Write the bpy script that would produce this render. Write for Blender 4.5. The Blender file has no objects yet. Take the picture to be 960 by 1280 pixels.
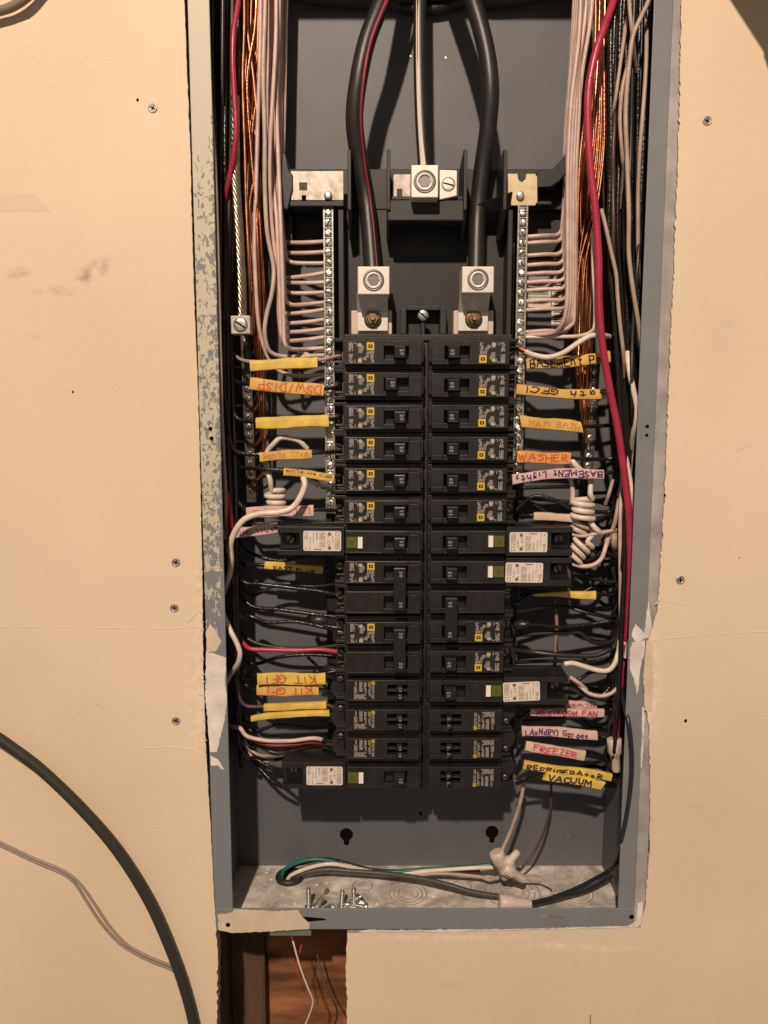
import bpy, bmesh, math, random
from mathutils import Vector, Matrix
from mathutils.geometry import tessellate_polygon
random.seed(7)
S = 0.001                      # everything below is written in millimetres
sc = bpy.context.scene
COL = sc.collection

# ------------------------------------------------------------------ camera
TH = math.radians(7.3); ST, CT = math.sin(TH), math.cos(TH)
CAM = Vector((0.0, -632.0, 81.0)); F = 1000.0
cd = bpy.data.cameras.new("camera"); cam = bpy.data.objects.new("camera", cd); COL.objects.link(cam)
cam.location = CAM * S
cam.rotation_euler = (math.radians(90) - TH, 0, 0)
cd.sensor_fit = 'VERTICAL'; cd.sensor_height = 36; cd.lens = 36 * F / 1280
cd.clip_start = 0.01; cd.clip_end = 50
sc.camera = cam
# ------------------------------------------------------------------ world and lamps (indoors)
w = bpy.data.worlds.new("World"); sc.world = w; w.use_nodes = True
bg = w.node_tree.nodes["Background"]; bg.inputs[0].default_value = (1.0, 0.86, 0.74, 1); bg.inputs[1].default_value = 0.19
ld = bpy.data.lights.new("ceiling_lamp", 'POINT'); ld.energy = 290; ld.color = (1.0, 0.80, 0.635); ld.shadow_soft_size = 0.035
lo = bpy.data.objects.new("ceiling_lamp", ld); COL.objects.link(lo); lo.location = (-0.30, -2.0, 1.62)
sc.view_settings.view_transform = 'Standard'; sc.view_settings.look = 'None'
sc.view_settings.exposure = 0.0; sc.view_settings.gamma = 1.0
sc.render.engine = 'CYCLES'

def V(px, py, Y=0.0):
    """point of the plane at depth Y (mm into the wall) seen at photo pixel px, py"""
    u = (px - 480) / F; v = (640 - py) / F
    d = Vector((u, CT + v * ST, -ST + v * CT))
    return CAM + d * ((Y - CAM.y) / d.y)
def pxmm(py, Y): return (V(481, py, Y).x - V(480, py, Y).x)

# ------------------------------------------------------------------ materials
def nodes(name):
    m = bpy.data.materials.new(name); m.use_nodes = True
    nt = m.node_tree; return m, nt, nt.nodes["Principled BSDF"]
def mat(name, col, rough=0.5, metal=0.0, var=0.0, vscale=60, bump=0.0, bscale=300, spec=0.5, col2=None, coat=0.0, stretch=None):
    m, nt, p = nodes(name)
    p.inputs["Roughness"].default_value = rough; p.inputs["Metallic"].default_value = metal
    p.inputs["Base Color"].default_value = (*col, 1); p.inputs["Specular IOR Level"].default_value = spec
    p.inputs["Coat Weight"].default_value = coat
    tc = nt.nodes.new("ShaderNodeTexCoord"); src = tc.outputs["Object"]
    if stretch:
        mp = nt.nodes.new("ShaderNodeMapping"); mp.inputs["Scale"].default_value = stretch
        nt.links.new(src, mp.inputs["Vector"]); src = mp.outputs["Vector"]
    if var > 0:
        n = nt.nodes.new("ShaderNodeTexNoise"); n.inputs["Scale"].default_value = vscale; n.inputs["Detail"].default_value = 6
        nt.links.new(src, n.inputs["Vector"])
        r = nt.nodes.new("ShaderNodeValToRGB"); c2 = col2 or tuple(min(1, c * (1 + var)) for c in col)
        r.color_ramp.elements[0].position = 0.35; r.color_ramp.elements[1].position = 0.68
        c1 = col if col2 else tuple(c * (1 - var) for c in col)
        r.color_ramp.elements[0].color = (*c1, 1); r.color_ramp.elements[1].color = (*c2, 1)
        nt.links.new(n.outputs["Fac"], r.inputs["Fac"]); nt.links.new(r.outputs["Color"], p.inputs["Base Color"])
    if bump > 0:
        n2 = nt.nodes.new("ShaderNodeTexNoise"); n2.inputs["Scale"].default_value = bscale; n2.inputs["Detail"].default_value = 4
        nt.links.new(src, n2.inputs["Vector"])
        b = nt.nodes.new("ShaderNodeBump"); b.inputs["Strength"].default_value = bump; b.inputs["Distance"].default_value = 0.0006
        nt.links.new(n2.outputs["Fac"], b.inputs["Height"]); nt.links.new(b.outputs["Normal"], p.inputs["Normal"])
    return m
M = {}
M['plaster'] = mat('pale_plaster', (0.62, 0.54, 0.45), 0.8, var=0.12, vscale=120, bump=0.6, bscale=500)
M['cut'] = mat('gypsum_core', (0.40, 0.35, 0.30), 0.9, var=0.3, vscale=300, bump=0.8, bscale=600)
M['grey'] = mat('grey_enamel', (0.120, 0.123, 0.133), 0.5, spec=.35, var=0.06, vscale=30, bump=0.12, bscale=500)
M['lip'] = mat('grey_enamel_lip', (0.205, 0.215, 0.225), 0.34, var=0.05, vscale=40, bump=0.1, bscale=500)
M['flange'] = mat('smeared_flange', (0.36, 0.33, 0.31), .6, var=.25, vscale=40, bump=.5, bscale=200)
M['galv'] = mat('galvanised_steel', (0.40, 0.36, 0.31), 0.46, 0.6, var=0.25, vscale=160)
M['lug'] = mat('aluminium_lug', (0.70, 0.66, 0.60), 0.5, 0.35, var=0.06, vscale=200)
M['tin'] = mat('tinned_brass_bar', (0.50, 0.46, 0.40), 0.38, 0.85, var=0.3, vscale=400)
M['screw'] = mat('bright_zinc_screw', (0.80, 0.78, 0.72), 0.30, 0.85, var=0.2, vscale=800)
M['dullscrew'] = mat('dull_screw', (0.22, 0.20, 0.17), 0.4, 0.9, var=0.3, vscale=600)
M['slot'] = mat('dark_slot', (0.006, 0.0055, 0.005), 1.0, spec=0.0)
M['steel'] = mat('steel_shank', (0.66, 0.66, 0.66), 0.32, 0.9, var=0.25, vscale=500)
M['hex'] = mat('hex_socket', (0.20, 0.19, 0.18), 0.45, 0.7)
M['copperstud'] = mat('copper_stud', (0.60, 0.30, 0.20), 0.35, 0.9)
M['bronze'] = mat('yellow_zinc_nut', (0.30, 0.24, 0.15), 0.38, 0.9, var=0.3, vscale=300)
M['plastic'] = mat('black_bakelite', (0.012, 0.011, 0.0108), 0.40, col2=(0.023, 0.0205, 0.019), var=0.3, vscale=90, bump=0.15, bscale=900)
M['plastic2'] = mat('black_base_plastic', (0.017, 0.0155, 0.0145), 0.5, var=0.35, vscale=50, bump=0.1, bscale=500)
M['handle'] = mat('black_toggle', (0.014, 0.014, 0.015), 0.3)
M['bluehandle'] = mat('blue_black_toggle', (0.011, 0.012, 0.0155), 0.4)
M['ink'] = mat('grey_print', (0.42, 0.36, 0.31), 0.6)
M['inkdim'] = mat('dim_digits', (0.30, 0.27, 0.25), 0.6)
M['logo'] = mat('yellow_print', (0.62, 0.44, 0.05), 0.5)
M['logodim'] = mat('mustard_print', (0.40, 0.33, 0.04), 0.5)
M['sticker'] = mat('cream_sticker', (0.72, 0.63, 0.54), 0.55, var=0.06, vscale=200)
M['stickerink'] = mat('sticker_ink', (0.16, 0.13, 0.11), 0.6)
M['olive'] = mat('olive_button', (0.105, 0.105, 0.020), 0.45)
M['whitebtn'] = mat('white_button', (0.85, 0.80, 0.74), 0.4)
def wiremat(name, col, rough, coat=0.0, var=0.12, metal=0, bump=0.35, spec=0.5):
    return mat(name, col, rough, metal, var=var, vscale=90, bump=bump, bscale=420, coat=coat, spec=spec)
M['blk'] = wiremat('black_insulation', (0.014, 0.013, 0.012), 0.24, bump=.8)
M['blk2'] = wiremat('worn_black_insulation', (0.026, 0.024, 0.022), 0.36)
M['wht'] = wiremat('dusty_pink_white_insulation', (0.60, 0.44, 0.39), 0.38)
M['wht2'] = wiremat('white_insulation', (0.72, 0.62, 0.52), 0.35)
M['tan'] = wiremat('tan_insulation', (0.42, 0.31, 0.25), 0.42)
M['red'] = wiremat('red_insulation', (0.40, 0.028, 0.070), 0.33)
M['darkred2'] = wiremat('dull_red_stripe', (0.22, 0.018, 0.030), 0.45)
M['darkred'] = wiremat('dark_red_insulation', (0.22, 0.020, 0.028), 0.4)
M['pinkred'] = wiremat('pink_red_insulation', (0.50, 0.05, 0.10), 0.38)
M['cop'] = wiremat('bare_copper', (0.80, 0.33, 0.16), 0.28, var=0.25, metal=1.0)
M['cop2'] = wiremat('dull_copper', (0.48, 0.20, 0.12), 0.42, var=0.3, metal=0.9)
M['alu'] = wiremat('bare_strand', (0.50, 0.43, 0.34), 0.34, var=0.2, metal=1.0)
M['teal'] = wiremat('teal_green_insulation', (0.015, 0.13, 0.12), 0.4)
M['brn'] = wiremat('brown_insulation', (0.075, 0.040, 0.032), 0.45)
M['feeder'] = mat('feeder_jacket', (0.019, 0.0165, 0.0155), 0.42, var=0.2, vscale=60, bump=0.15, bscale=300)
M['yel'] = mat('yellow_tape', (0.72, 0.50, 0.095), 0.42, var=0.15, vscale=120, bump=0.12, bscale=300)
M['ora'] = mat('orange_tape', (0.74, 0.34, 0.085), 0.45, var=0.15, vscale=120)
M['oyel'] = mat('deep_yellow_tape', (0.68, 0.41, 0.095), 0.45, var=0.15, vscale=120, bump=0.12, bscale=300)
M['pnk'] = mat('pinkish_white_tape', (0.66, 0.45, 0.41), 0.5, var=0.1, vscale=120, bump=0.12, bscale=300)
M['crm'] = mat('cream_tape', (0.66, 0.50, 0.36), 0.5, var=0.1, vscale=120, bump=0.12, bscale=300)
M['ired'] = mat('orange_red_marker', (0.62, 0.10, 0.04), 0.6)
M['ibrn'] = mat('faded_brown_marker', (0.46, 0.17, 0.06), 0.6)
M['iblk'] = mat('black_marker', (0.03, 0.018, 0.022), 0.6)
M['ipur'] = mat('purple_marker', (0.07, 0.02, 0.12), 0.6)
M['imag'] = mat('magenta_marker', (0.45, 0.05, 0.14), 0.6)
M['ipnk'] = mat('pink_marker', (0.62, 0.12, 0.16), 0.6)
M['nut'] = mat('cream_nylon', (0.60, 0.50, 0.44), 0.45, var=0.05, vscale=90)
M['wood'] = mat('reddish_sheathing', (0.27, 0.105, 0.040), 0.8, var=0.6, vscale=16, bump=0.6, bscale=90, stretch=(1, 1, 4))
M['stud'] = mat('dark_stud_wood', (0.10, 0.055, 0.03), 0.8, var=0.4, vscale=12, bump=0.5, bscale=80, stretch=(6, 6, .6))
M['cord'] = mat('black_cord', (0.035, 0.034, 0.028), 0.5, bump=0.2, bscale=500, spec=0.3)
M['pencil_shadow'] = mat('grey_pencil_and_shadow', (0.30, 0.25, 0.20), 0.6, spec=0.2)  # grey of the pencil mark and of the painted twin shadow line
M['rubber'] = mat('black_rubber', (0.02, 0.022, 0.022), 0.5)
M['green'] = mat('green_grey_metal', (0.14, 0.17, 0.12), 0.5)

# wall paint, with scuffs that belong to it
def wall_material():
    m, nt, p = nodes('cream_wall_paint'); L = nt.links.new
    tc = nt.nodes.new("ShaderNodeTexCoord")
    n = nt.nodes.new("ShaderNodeTexNoise"); n.inputs["Scale"].default_value = 5; n.inputs["Detail"].default_value = 5
    L(tc.outputs["Object"], n.inputs["Vector"])
    r = nt.nodes.new("ShaderNodeValToRGB"); r.color_ramp.elements[0].color = (0.69, 0.56, 0.385, 1); r.color_ramp.elements[1].color = (0.80, 0.635, 0.455, 1)
    r.color_ramp.elements[0].position = .3; r.color_ramp.elements[1].position = .7
    L(n.outputs["Fac"], r.inputs["Fac"]); cur = r.outputs["Color"]
    def blob(cx, cz, rx, rz, ang, col, amount, nscale=60):
        nonlocal cur
        mp = nt.nodes.new("ShaderNodeMapping"); mp.vector_type = 'TEXTURE'
        mp.inputs["Location"].default_value = (cx * S, 0, cz * S); mp.inputs["Rotation"].default_value = (0, ang, 0)
        mp.inputs["Scale"].default_value = (rx * S, 1, rz * S); L(tc.outputs["Object"], mp.inputs["Vector"])
        ln = nt.nodes.new("ShaderNodeVectorMath"); ln.operation = 'LENGTH'; L(mp.outputs["Vector"], ln.inputs[0])
        nn = nt.nodes.new("ShaderNodeTexNoise"); nn.inputs["Scale"].default_value = nscale; nn.inputs["Detail"].default_value = 6
        L(tc.outputs["Object"], nn.inputs["Vector"])
        mr = nt.nodes.new("ShaderNodeMapRange"); mr.inputs[1].default_value = 1.0; mr.inputs[2].default_value = 0.2
        mr.inputs[3].default_value = 0; mr.inputs[4].default_value = 1; L(ln.outputs["Value"], mr.inputs[0])
        mr2 = nt.nodes.new("ShaderNodeMapRange"); mr2.inputs[1].default_value = .42; mr2.inputs[2].default_value = .60; L(nn.outputs["Fac"], mr2.inputs[0])
        mu = nt.nodes.new("ShaderNodeMath"); mu.operation = 'MULTIPLY'; L(mr.outputs[0], mu.inputs[0]); L(mr2.outputs[0], mu.inputs[1])
        mv = nt.nodes.new("ShaderNodeMath"); mv.operation = 'MULTIPLY'; L(mu.outputs[0], mv.inputs[0]); mv.inputs[1].default_value = amount
        mx = nt.nodes.new("ShaderNodeMix"); mx.data_type = 'RGBA'; L(mv.outputs[0], mx.inputs[0]); L(cur, mx.inputs[6]); mx.inputs[7].default_value = (*col, 1)
        cur = mx.outputs[2]
    g = (0.33, 0.25, 0.19)
    for (x, y, rx, rz, an, am) in ((40, 420, 12, 3, .3, .25), (150, 600, 30, 8, .1, .12), (60, 700, 40, 20, 0, .10), (905, 420, 14, 26, .2, .10), (930, 560, 8, 2, -.4, .3), (880, 1010, 22, 5, .2, .12), (560, 1230, 30, 4, .05, .15), (120, 880, 9, 2, .6, .3), (720, 1205, 6, 3, .9, .35)):
        a = V(x, y); blob(a.x, a.z, rx, rz, an, (0.36, 0.28, 0.21), am, 45)
    a = V(112, 343); blob(a.x, a.z, 34, 9, -0.55, g, 0.85)
    a = V(8, 341); blob(a.x, a.z, 24, 6, -0.05, g, 0.8)
    a = V(70, 363); blob(a.x, a.z, 24, 5, -0.1, g, 0.35)
    pl = (0.84, 0.70, 0.56)
    for (x, y, rx, rz) in ((244, 850, 13, 60), (242, 905, 10, 40), (247, 745, 6, 40), (815, 870, 10, 60), (700, 1182, 45, 5), (760, 1186, 50, 4), (560, 1172, 110, 4)):
        a = V(x, y); blob(a.x, a.z, rx, rz, 0, pl, 0.9, 130)
    a = V(868, 100); blob(a.x, a.z, 16, 330, 0.0, (0.80, 0.60, 0.45), 0.5, 8)
    L(cur, p.inputs["Base Color"]); p.inputs["Roughness"].default_value = 0.62; p.inputs["Specular IOR Level"].default_value = 0.35
    n2 = nt.nodes.new("ShaderNodeTexNoise"); n2.inputs["Scale"].default_value = 260; n2.inputs["Detail"].default_value = 4; L(tc.outputs["Object"], n2.inputs["Vector"])
    mp = nt.nodes.new("ShaderNodeMapping"); mp.inputs["Scale"].default_value = (3, 3, 9); L(tc.outputs["Object"], mp.inputs["Vector"])
    n3 = nt.nodes.new("ShaderNodeTexNoise"); n3.inputs["Scale"].default_value = 3; n3.inputs["Detail"].default_value = 3; L(mp.outputs[0], n3.inputs["Vector"])
    b = nt.nodes.new("ShaderNodeBump"); b.inputs["Strength"].default_value = 0.45; b.inputs["Distance"].default_value = 0.0005; L(n2.outputs["Fac"], b.inputs["Height"])
    b2 = nt.nodes.new("ShaderNodeBump"); b2.inputs["Strength"].default_value = 0.12; b2.inputs["Distance"].default_value = 0.0006; L(n3.outputs["Fac"], b2.inputs["Height"])
    L(b.outputs["Normal"], b2.inputs["Normal"]); L(b2.outputs["Normal"], p.inputs["Normal"])
    return m
M['wall'] = wall_material()
# left lip: grey enamel under flaking cream overspray, the paint thins towards the bottom
def flaked_material():
    m, nt, p = nodes('flaked_cream_on_grey'); L = nt.links.new
    tc = nt.nodes.new("ShaderNodeTexCoord"); sp = nt.nodes.new("ShaderNodeSeparateXYZ"); L(tc.outputs["Object"], sp.inputs[0])
    mp = nt.nodes.new("ShaderNodeMapping"); mp.inputs["Scale"].default_value = (1, 1, .62); mp.inputs["Rotation"].default_value = (0, .5, 0); L(tc.outputs["Object"], mp.inputs["Vector"])
    n = nt.nodes.new("ShaderNodeTexNoise"); n.inputs["Scale"].default_value = 330; n.inputs["Detail"].default_value = 5; n.inputs["Roughness"].default_value = .62; n.inputs["Distortion"].default_value = .6
    L(mp.outputs[0], n.inputs["Vector"])
    za, zb, zc_ = V(240, 90).z * S, V(250, 420).z * S, V(262, 800).z * S
    # threshold as a function of height
    r = nt.nodes.new("ShaderNodeFloatCurve"); c = r.mapping.curves[0]
    mr = nt.nodes.new("ShaderNodeMapRange"); mr.inputs[1].default_value = -0.36; mr.inputs[2].default_value = 0.52; L(sp.outputs["Z"], mr.inputs[0])
    def at(z): return (z + 0.36) / 0.88
    pts = [(0, .0), (at(V(262, 830).z * S), .0), (at(V(262, 800).z * S), .40), (at(V(262, 730).z * S), .47), (at(V(262, 640).z * S), .53), (at(V(250, 420).z * S), .56), (at(V(240, 250).z * S), .60), (at(V(240, 150).z * S), .68), (at(V(240, 100).z * S), .74), (at(V(240, 40).z * S), .85), (1, 1.0)]
    c.points[0].location = pts[0]; c.points[1].location = pts[-1]
    for q in pts[1:-1]: c.points.new(*q)
    r.mapping.update(); L(mr.outputs[0], r.inputs["Value"])
    # bare strip along the inner edge
    mx_ = nt.nodes.new("ShaderNodeMapRange"); mx_.inputs[1].default_value = -0.1335; mx_.inputs[2].default_value = -0.1295; mx_.inputs[3].default_value = 0; mx_.inputs[4].default_value = .10
    L(sp.outputs["X"], mx_.inputs[0])
    su = nt.nodes.new("ShaderNodeMath"); su.operation = 'SUBTRACT'; L(r.outputs[0], su.inputs[0]); L(mx_.outputs[0], su.inputs[1])
    s2 = nt.nodes.new("ShaderNodeMath"); s2.operation = 'SUBTRACT'; L(su.outputs[0], s2.inputs[0]); L(n.outputs["Fac"], s2.inputs[1])
    m2 = nt.nodes.new("ShaderNodeMapRange"); m2.inputs[1].default_value = -.015; m2.inputs[2].default_value = .02; L(s2.outputs[0], m2.inputs[0])
    mx = nt.nodes.new("ShaderNodeMix"); mx.data_type = 'RGBA'; L(m2.outputs[0], mx.inputs[0]); mx.inputs[6].default_value = (0.20, 0.212, 0.225, 1); mx.inputs[7].default_value = (0.53, 0.485, 0.375, 1)
    L(mx.outputs[2], p.inputs["Base Color"])
    b = nt.nodes.new("ShaderNodeBump"); b.inputs["Strength"].default_value = .7; b.inputs["Distance"].default_value = .0004; L(m2.outputs[0], b.inputs["Height"]); L(b.outputs[0], p.inputs["Normal"])
    p.inputs["Roughness"].default_value = .5
    return m
M['flaked'] = flaked_material()
def floor_material():
    m, nt, p = nodes('dusty_galvanised_floor'); L = nt.links.new
    tc = nt.nodes.new("ShaderNodeTexCoord")
    n = nt.nodes.new("ShaderNodeTexNoise"); n.inputs["Scale"].default_value = 42; n.inputs["Detail"].default_value = 9; n.inputs["Roughness"].default_value = .68; n.inputs["Distortion"].default_value = .25
    L(tc.outputs["Object"], n.inputs["Vector"])
    r = nt.nodes.new("ShaderNodeValToRGB"); e = r.color_ramp.elements
    e[0].position = .30; e[0].color = (0.25, 0.22, 0.20, 1); e[1].position = .66; e[1].color = (0.92, 0.85, 0.77, 1)
    k = e.new(.48); k.color = (0.54, 0.49, 0.44, 1)
    L(n.outputs["Fac"], r.inputs["Fac"]); L(r.outputs[0], p.inputs["Base Color"])
    p.inputs["Metallic"].default_value = .1; p.inputs["Roughness"].default_value = .55
    return m
M['floor'] = floor_material()

# ------------------------------------------------------------------ mesh builder
class MB:
    def __init__(s): s.v = []; s.f = []; s.sm = []; s.mi = []; s.cur = 0
    def add(s, vs, fs, smooth=False):
        o = len(s.v); s.v += [tuple(q) for q in vs]
        for f in fs: s.f.append(tuple(i + o for i in f)); s.sm.append(smooth); s.mi.append(s.cur)
        return s
    def box(s, x0, x1, y0, y1, z0, z1, T=None):
        x0, x1 = min(x0, x1), max(x0, x1); y0, y1 = min(y0, y1), max(y0, y1); z0, z1 = min(z0, z1), max(z0, z1)
        vs = [Vector(q) for q in ((x0, y0, z0), (x1, y0, z0), (x1, y1, z0), (x0, y1, z0), (x0, y0, z1), (x1, y0, z1), (x1, y1, z1), (x0, y1, z1))]
        if T: vs = [T @ q for q in vs]
        return s.add(vs, [(0, 3, 2, 1), (4, 5, 6, 7), (0, 1, 5, 4), (2, 3, 7, 6), (1, 2, 6, 5), (0, 4, 7, 3)])
    def pbox(s, px0, py0, px1, py1, Y0, Y1):
        """box whose front (at depth Y0) covers those photo pixels"""
        ym = (py0 + py1) / 2; a = V(px0, ym, Y0); b = V(px1, ym, Y0)
        return s.box(a.x, b.x, Y0, Y1, V(480, py1, Y0).z, V(480, py0, Y0).z)
    def frus(s, b, t):   # b, t: (x0,x1,z0,z1,y)
        vs = []
        for (x0, x1, z0, z1, y) in (b, t): vs += [(x0, y, z0), (x1, y, z0), (x1, y, z1), (x0, y, z1)]
        return s.add(vs, [(0, 1, 2, 3), (7, 6, 5, 4), (0, 4, 5, 1), (1, 5, 6, 2), (2, 6, 7, 3), (3, 7, 4, 0)])
    def prism(s, poly, y0, y1):
        """poly: list of (x,z); a plate between depths y0 (front) and y1"""
        n = len(poly); vs = [(x, y0, z) for x, z in poly] + [(x, y1, z) for x, z in poly]
        tris = tessellate_polygon([[Vector((x, z, 0)) for x, z in poly]])
        fs = []
        area = sum(poly[i][0] * poly[(i + 1) % n][1] - poly[(i + 1) % n][0] * poly[i][1] for i in range(n))
        for t in tris:
            a, b, c = [poly[i] for i in t]; ar = (b[0] - a[0]) * (c[1] - a[1]) - (c[0] - a[0]) * (b[1] - a[1])
            t = t if ar > 0 else (t[0], t[2], t[1])
            fs.append(tuple(t)); fs.append((t[0] + n, t[2] + n, t[1] + n))
        for i in range(n):
            j = (i + 1) % n
            fs.append((j, i, i + n, j + n) if area > 0 else (i, j, j + n, i + n))
        return s.add(vs, fs)
    def lathe(s, prof, T, n=20, smooth=True, cap=True):
        """prof: list of (radius, height along local z); T places it"""
        vs = []; fs = []
        for r, h in prof:
            for k in range(n):
                a = 2 * math.pi * k / n; vs.append(T @ Vector((r * math.cos(a), r * math.sin(a), h)))
        for i in range(len(prof) - 1):
            for k in range(n):
                k2 = (k + 1) % n; fs.append((i * n + k, i * n + k2, (i + 1) * n + k2, (i + 1) * n + k))
        s.add(vs, fs, smooth)
        if cap:
            s.add(vs[:n], [tuple(reversed(range(n)))]); s.add(vs[-n:], [tuple(range(n))])
        return s
    def tube(s, pts, r, n=8, radii=None, cap=True, flat=1.0):
        up = None; vs = []; m = len(pts)
        for i, p in enumerate(pts):
            t = (pts[min(i + 1, m - 1)] - pts[max(i - 1, 0)]).normalized()
            if up is None: up = t.orthogonal().normalized()
            up = (up - t * up.dot(t)).normalized(); bi = t.cross(up)
            rr = radii[i] if radii else r
            for k in range(n):
                a = 2 * math.pi * k / n; vs.append(p + (up * math.cos(a) + bi * math.sin(a) * flat) * rr)
        fs = [(i * n + k, i * n + (k + 1) % n, (i + 1) * n + (k + 1) % n, (i + 1) * n + k) for i in range(m - 1) for k in range(n)]
        s.add(vs, fs, True)
        if cap: s.add(vs[:n], [tuple(reversed(range(n)))]); s.add(vs[-n:], [tuple(range(n))])
        return s
    def mesh(s, name, mats):
        me = bpy.data.meshes.new(name)
        me.from_pydata([(x * S, y * S, z * S) for x, y, z in s.v], [], s.f)
        for m_ in (mats if isinstance(mats, (list, tuple)) else [mats]): me.materials.append(m_)
        me.polygons.foreach_set("use_smooth", s.sm); me.polygons.foreach_set("material_index", s.mi)
        me.update(); return me
    def build(s, name, mats, parent=None, bevel=0, loc=None, **tags):
        return link(name, s.mesh(name, mats), parent, bevel, loc, **tags)

def link(name, me, parent=None, bevel=0, loc=None, label=None, cat=None, group=None, kind=None):
    o = bpy.data.objects.new(name, me); COL.objects.link(o)
    if parent: o.parent = parent
    if loc is not None: o.location = Vector(loc) * S
    if bevel:
        b = o.modifiers.new("bevel", 'BEVEL'); b.width = bevel * S; b.segments = 2; b.limit_method = 'ANGLE'; b.angle_limit = math.radians(40)
    return tag(o, label, cat, group, kind)
def tag(o, label=None, cat=None, group=None, kind=None):
    if label: o['label'] = label
    if cat: o['category'] = cat
    if group: o['group'] = group
    if kind: o['kind'] = kind
    return o
def empty(name, loc, label, cat, group=None, kind=None):
    o = bpy.data.objects.new(name, None); COL.objects.link(o); o.location = Vector(loc) * S; o.empty_display_size = .01
    return tag(o, label, cat, group, kind)
def spline(pts, per=7):
    P = [Vector(p) for p in pts]
    if len(P) < 3: return [P[0].lerp(P[-1], i / 6) for i in range(7)]
    P = [P[0] * 2 - P[1]] + P + [P[-1] * 2 - P[-2]]; out = []
    for i in range(1, len(P) - 2):
        p0, p1, p2, p3 = P[i - 1:i + 3]
        # centripetal-ish: clamp tangents to the local segment length
        d = (p2 - p1).length; t1 = (p2 - p0); t2 = (p3 - p1)
        t1 = t1.normalized() * min(d, t1.length * .5); t2 = t2.normalized() * min(d, t2.length * .5)
        for k in range(per):
            t = k / per; a = 2 * t ** 3 - 3 * t ** 2 + 1; b = t ** 3 - 2 * t ** 2 + t; c = -2 * t ** 3 + 3 * t ** 2; e = t ** 3 - t ** 2
            out.append(p1 * a + t1 * b + p2 * c + t2 * e)
    out.append(P[-2]); return out
def wire(pp, r, m, label, name='wire', cat='wire', group=None, n=8, per=7, parent=None):
    """pp: (photo x, photo y, depth mm)"""
    pts = spline([V(*p) for p in pp], per)
    return MB().tube(pts, r, n).build(name, M[m], parent, label=label, cat=cat, group=group)
ORD = ['first', 'second', 'third', 'fourth', 'fifth', 'sixth', 'seventh', 'eighth', 'ninth', 'tenth', 'eleventh', 'twelfth', 'thirteenth', 'fourteenth', 'fifteenth', 'sixteenth', 'seventeenth', 'eighteenth', 'nineteenth', 'twentieth']

# ------------------------------------------------------------------ wall, studs, sheathing
BL, BR, BT, BB, BD = -143.0, 213.0, 482.0, -360.0, 95.0     # the box
def ragged(pts, amp, step=3.0):
    out = []
    for a, b in zip(pts, pts[1:]):
        a = Vector(a); b = Vector(b); n = max(1, int((b - a).length / step)); nrm = Vector((-(b - a).y, (b - a).x)).normalized()
        for k in range(n): out.append(a.lerp(b, k / n) + nrm * (random.gauss(0, amp)))
    return out
def P2(px, py): q = V(px, py); return (q.x, q.z)
left_edge = [(-146.4, 520), P2(230.5, 0), P2(232.5, 60), P2(235.5, 130), P2(238, 200), P2(240.3, 300), P2(243.6, 400), P2(247.8, 500), P2(250.8, 620), P2(253, 740), P2(254, 840), P2(257.5, 940), P2(263, 1030), P2(267.5, 1120), P2(271, 1168)]
low_edge = [P2(271, 1168), P2(272, 1200), P2(271, 1260), (-148, -640), (-34, -640), P2(433.5, 1260), P2(432, 1220), P2(434, 1166)]
bot_edge = [P2(434, 1166), P2(560, 1165.5), P2(700, 1162), P2(800, 1159.5)]
right_edge = [P2(800, 1159.5), P2(807, 1130), P2(812, 1060), P2(813, 980), P2(811, 910), P2(808, 870), P2(805.5, 830), P2(812, 795), P2(822, 760), P2(826, 700), P2(831, 620), P2(836, 480), P2(843, 320), P2(849, 150), P2(852, 0), (220, 520)]
hole = ragged(left_edge, .14) + ragged(low_edge, .5) + ragged(bot_edge, .25) + ragged(right_edge, .4, 2.5) + [Vector((220, 520))]
bm = bmesh.new()
outer = [(-620, -640), (620, -640), (620, 640), (-620, 640)]
# the wall runs on round the hole; the hole's low end meets a 640 mm cut, so widen it a little
outer = [(-900, -900), (900, -900), (900, 900), (-900, 900)]
def loop(pts):
    vs = [bm.verts.new((x * S, 0, z * S)) for x, z in pts]
    return vs, [bm.edges.new((vs[i], vs[(i + 1) % len(vs)])) for i in range(len(vs))]
vo, eo = loop(outer); vh, eh = loop([(p.x, p.y) for p in hole])
bmesh.ops.triangle_fill(bm, edges=eo + eh, use_beauty=True)
for f in bm.faces:
    f.normal_update()
    if f.normal.y > 0: f.normal_flip()
back = [bm.verts.new((v.co.x + random.gauss(0, .0003), 0.0125, v.co.z)) for v in vh]
n = len(vh)
for i in range(n):
    j = (i + 1) % n; f = bm.faces.new((vh[i], vh[j], back[j], back[i])); f.material_index = 1
bmesh.ops.recalc_face_normals(bm, faces=[f for f in bm.faces if f.material_index == 1])
me = bpy.data.meshes.new('wall'); bm.to_mesh(me); bm.free(); me.materials.append(M['wall']); me.materials.append(M['cut'])
wall = link('wall', me, kind='structure')
# an old patch of drywall compound with a faint raised edge
q0, q1 = V(-90, 30), V(58, 258)
MB().frus((q0.x - 9, q1.x + 5, q1.z - 6, q0.z + 4, .05), (q0.x, q1.x - 7, q1.z + 9, q0.z, -1.3)).build('compound_patch', M['wall'], wall, bevel=3)
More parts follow.
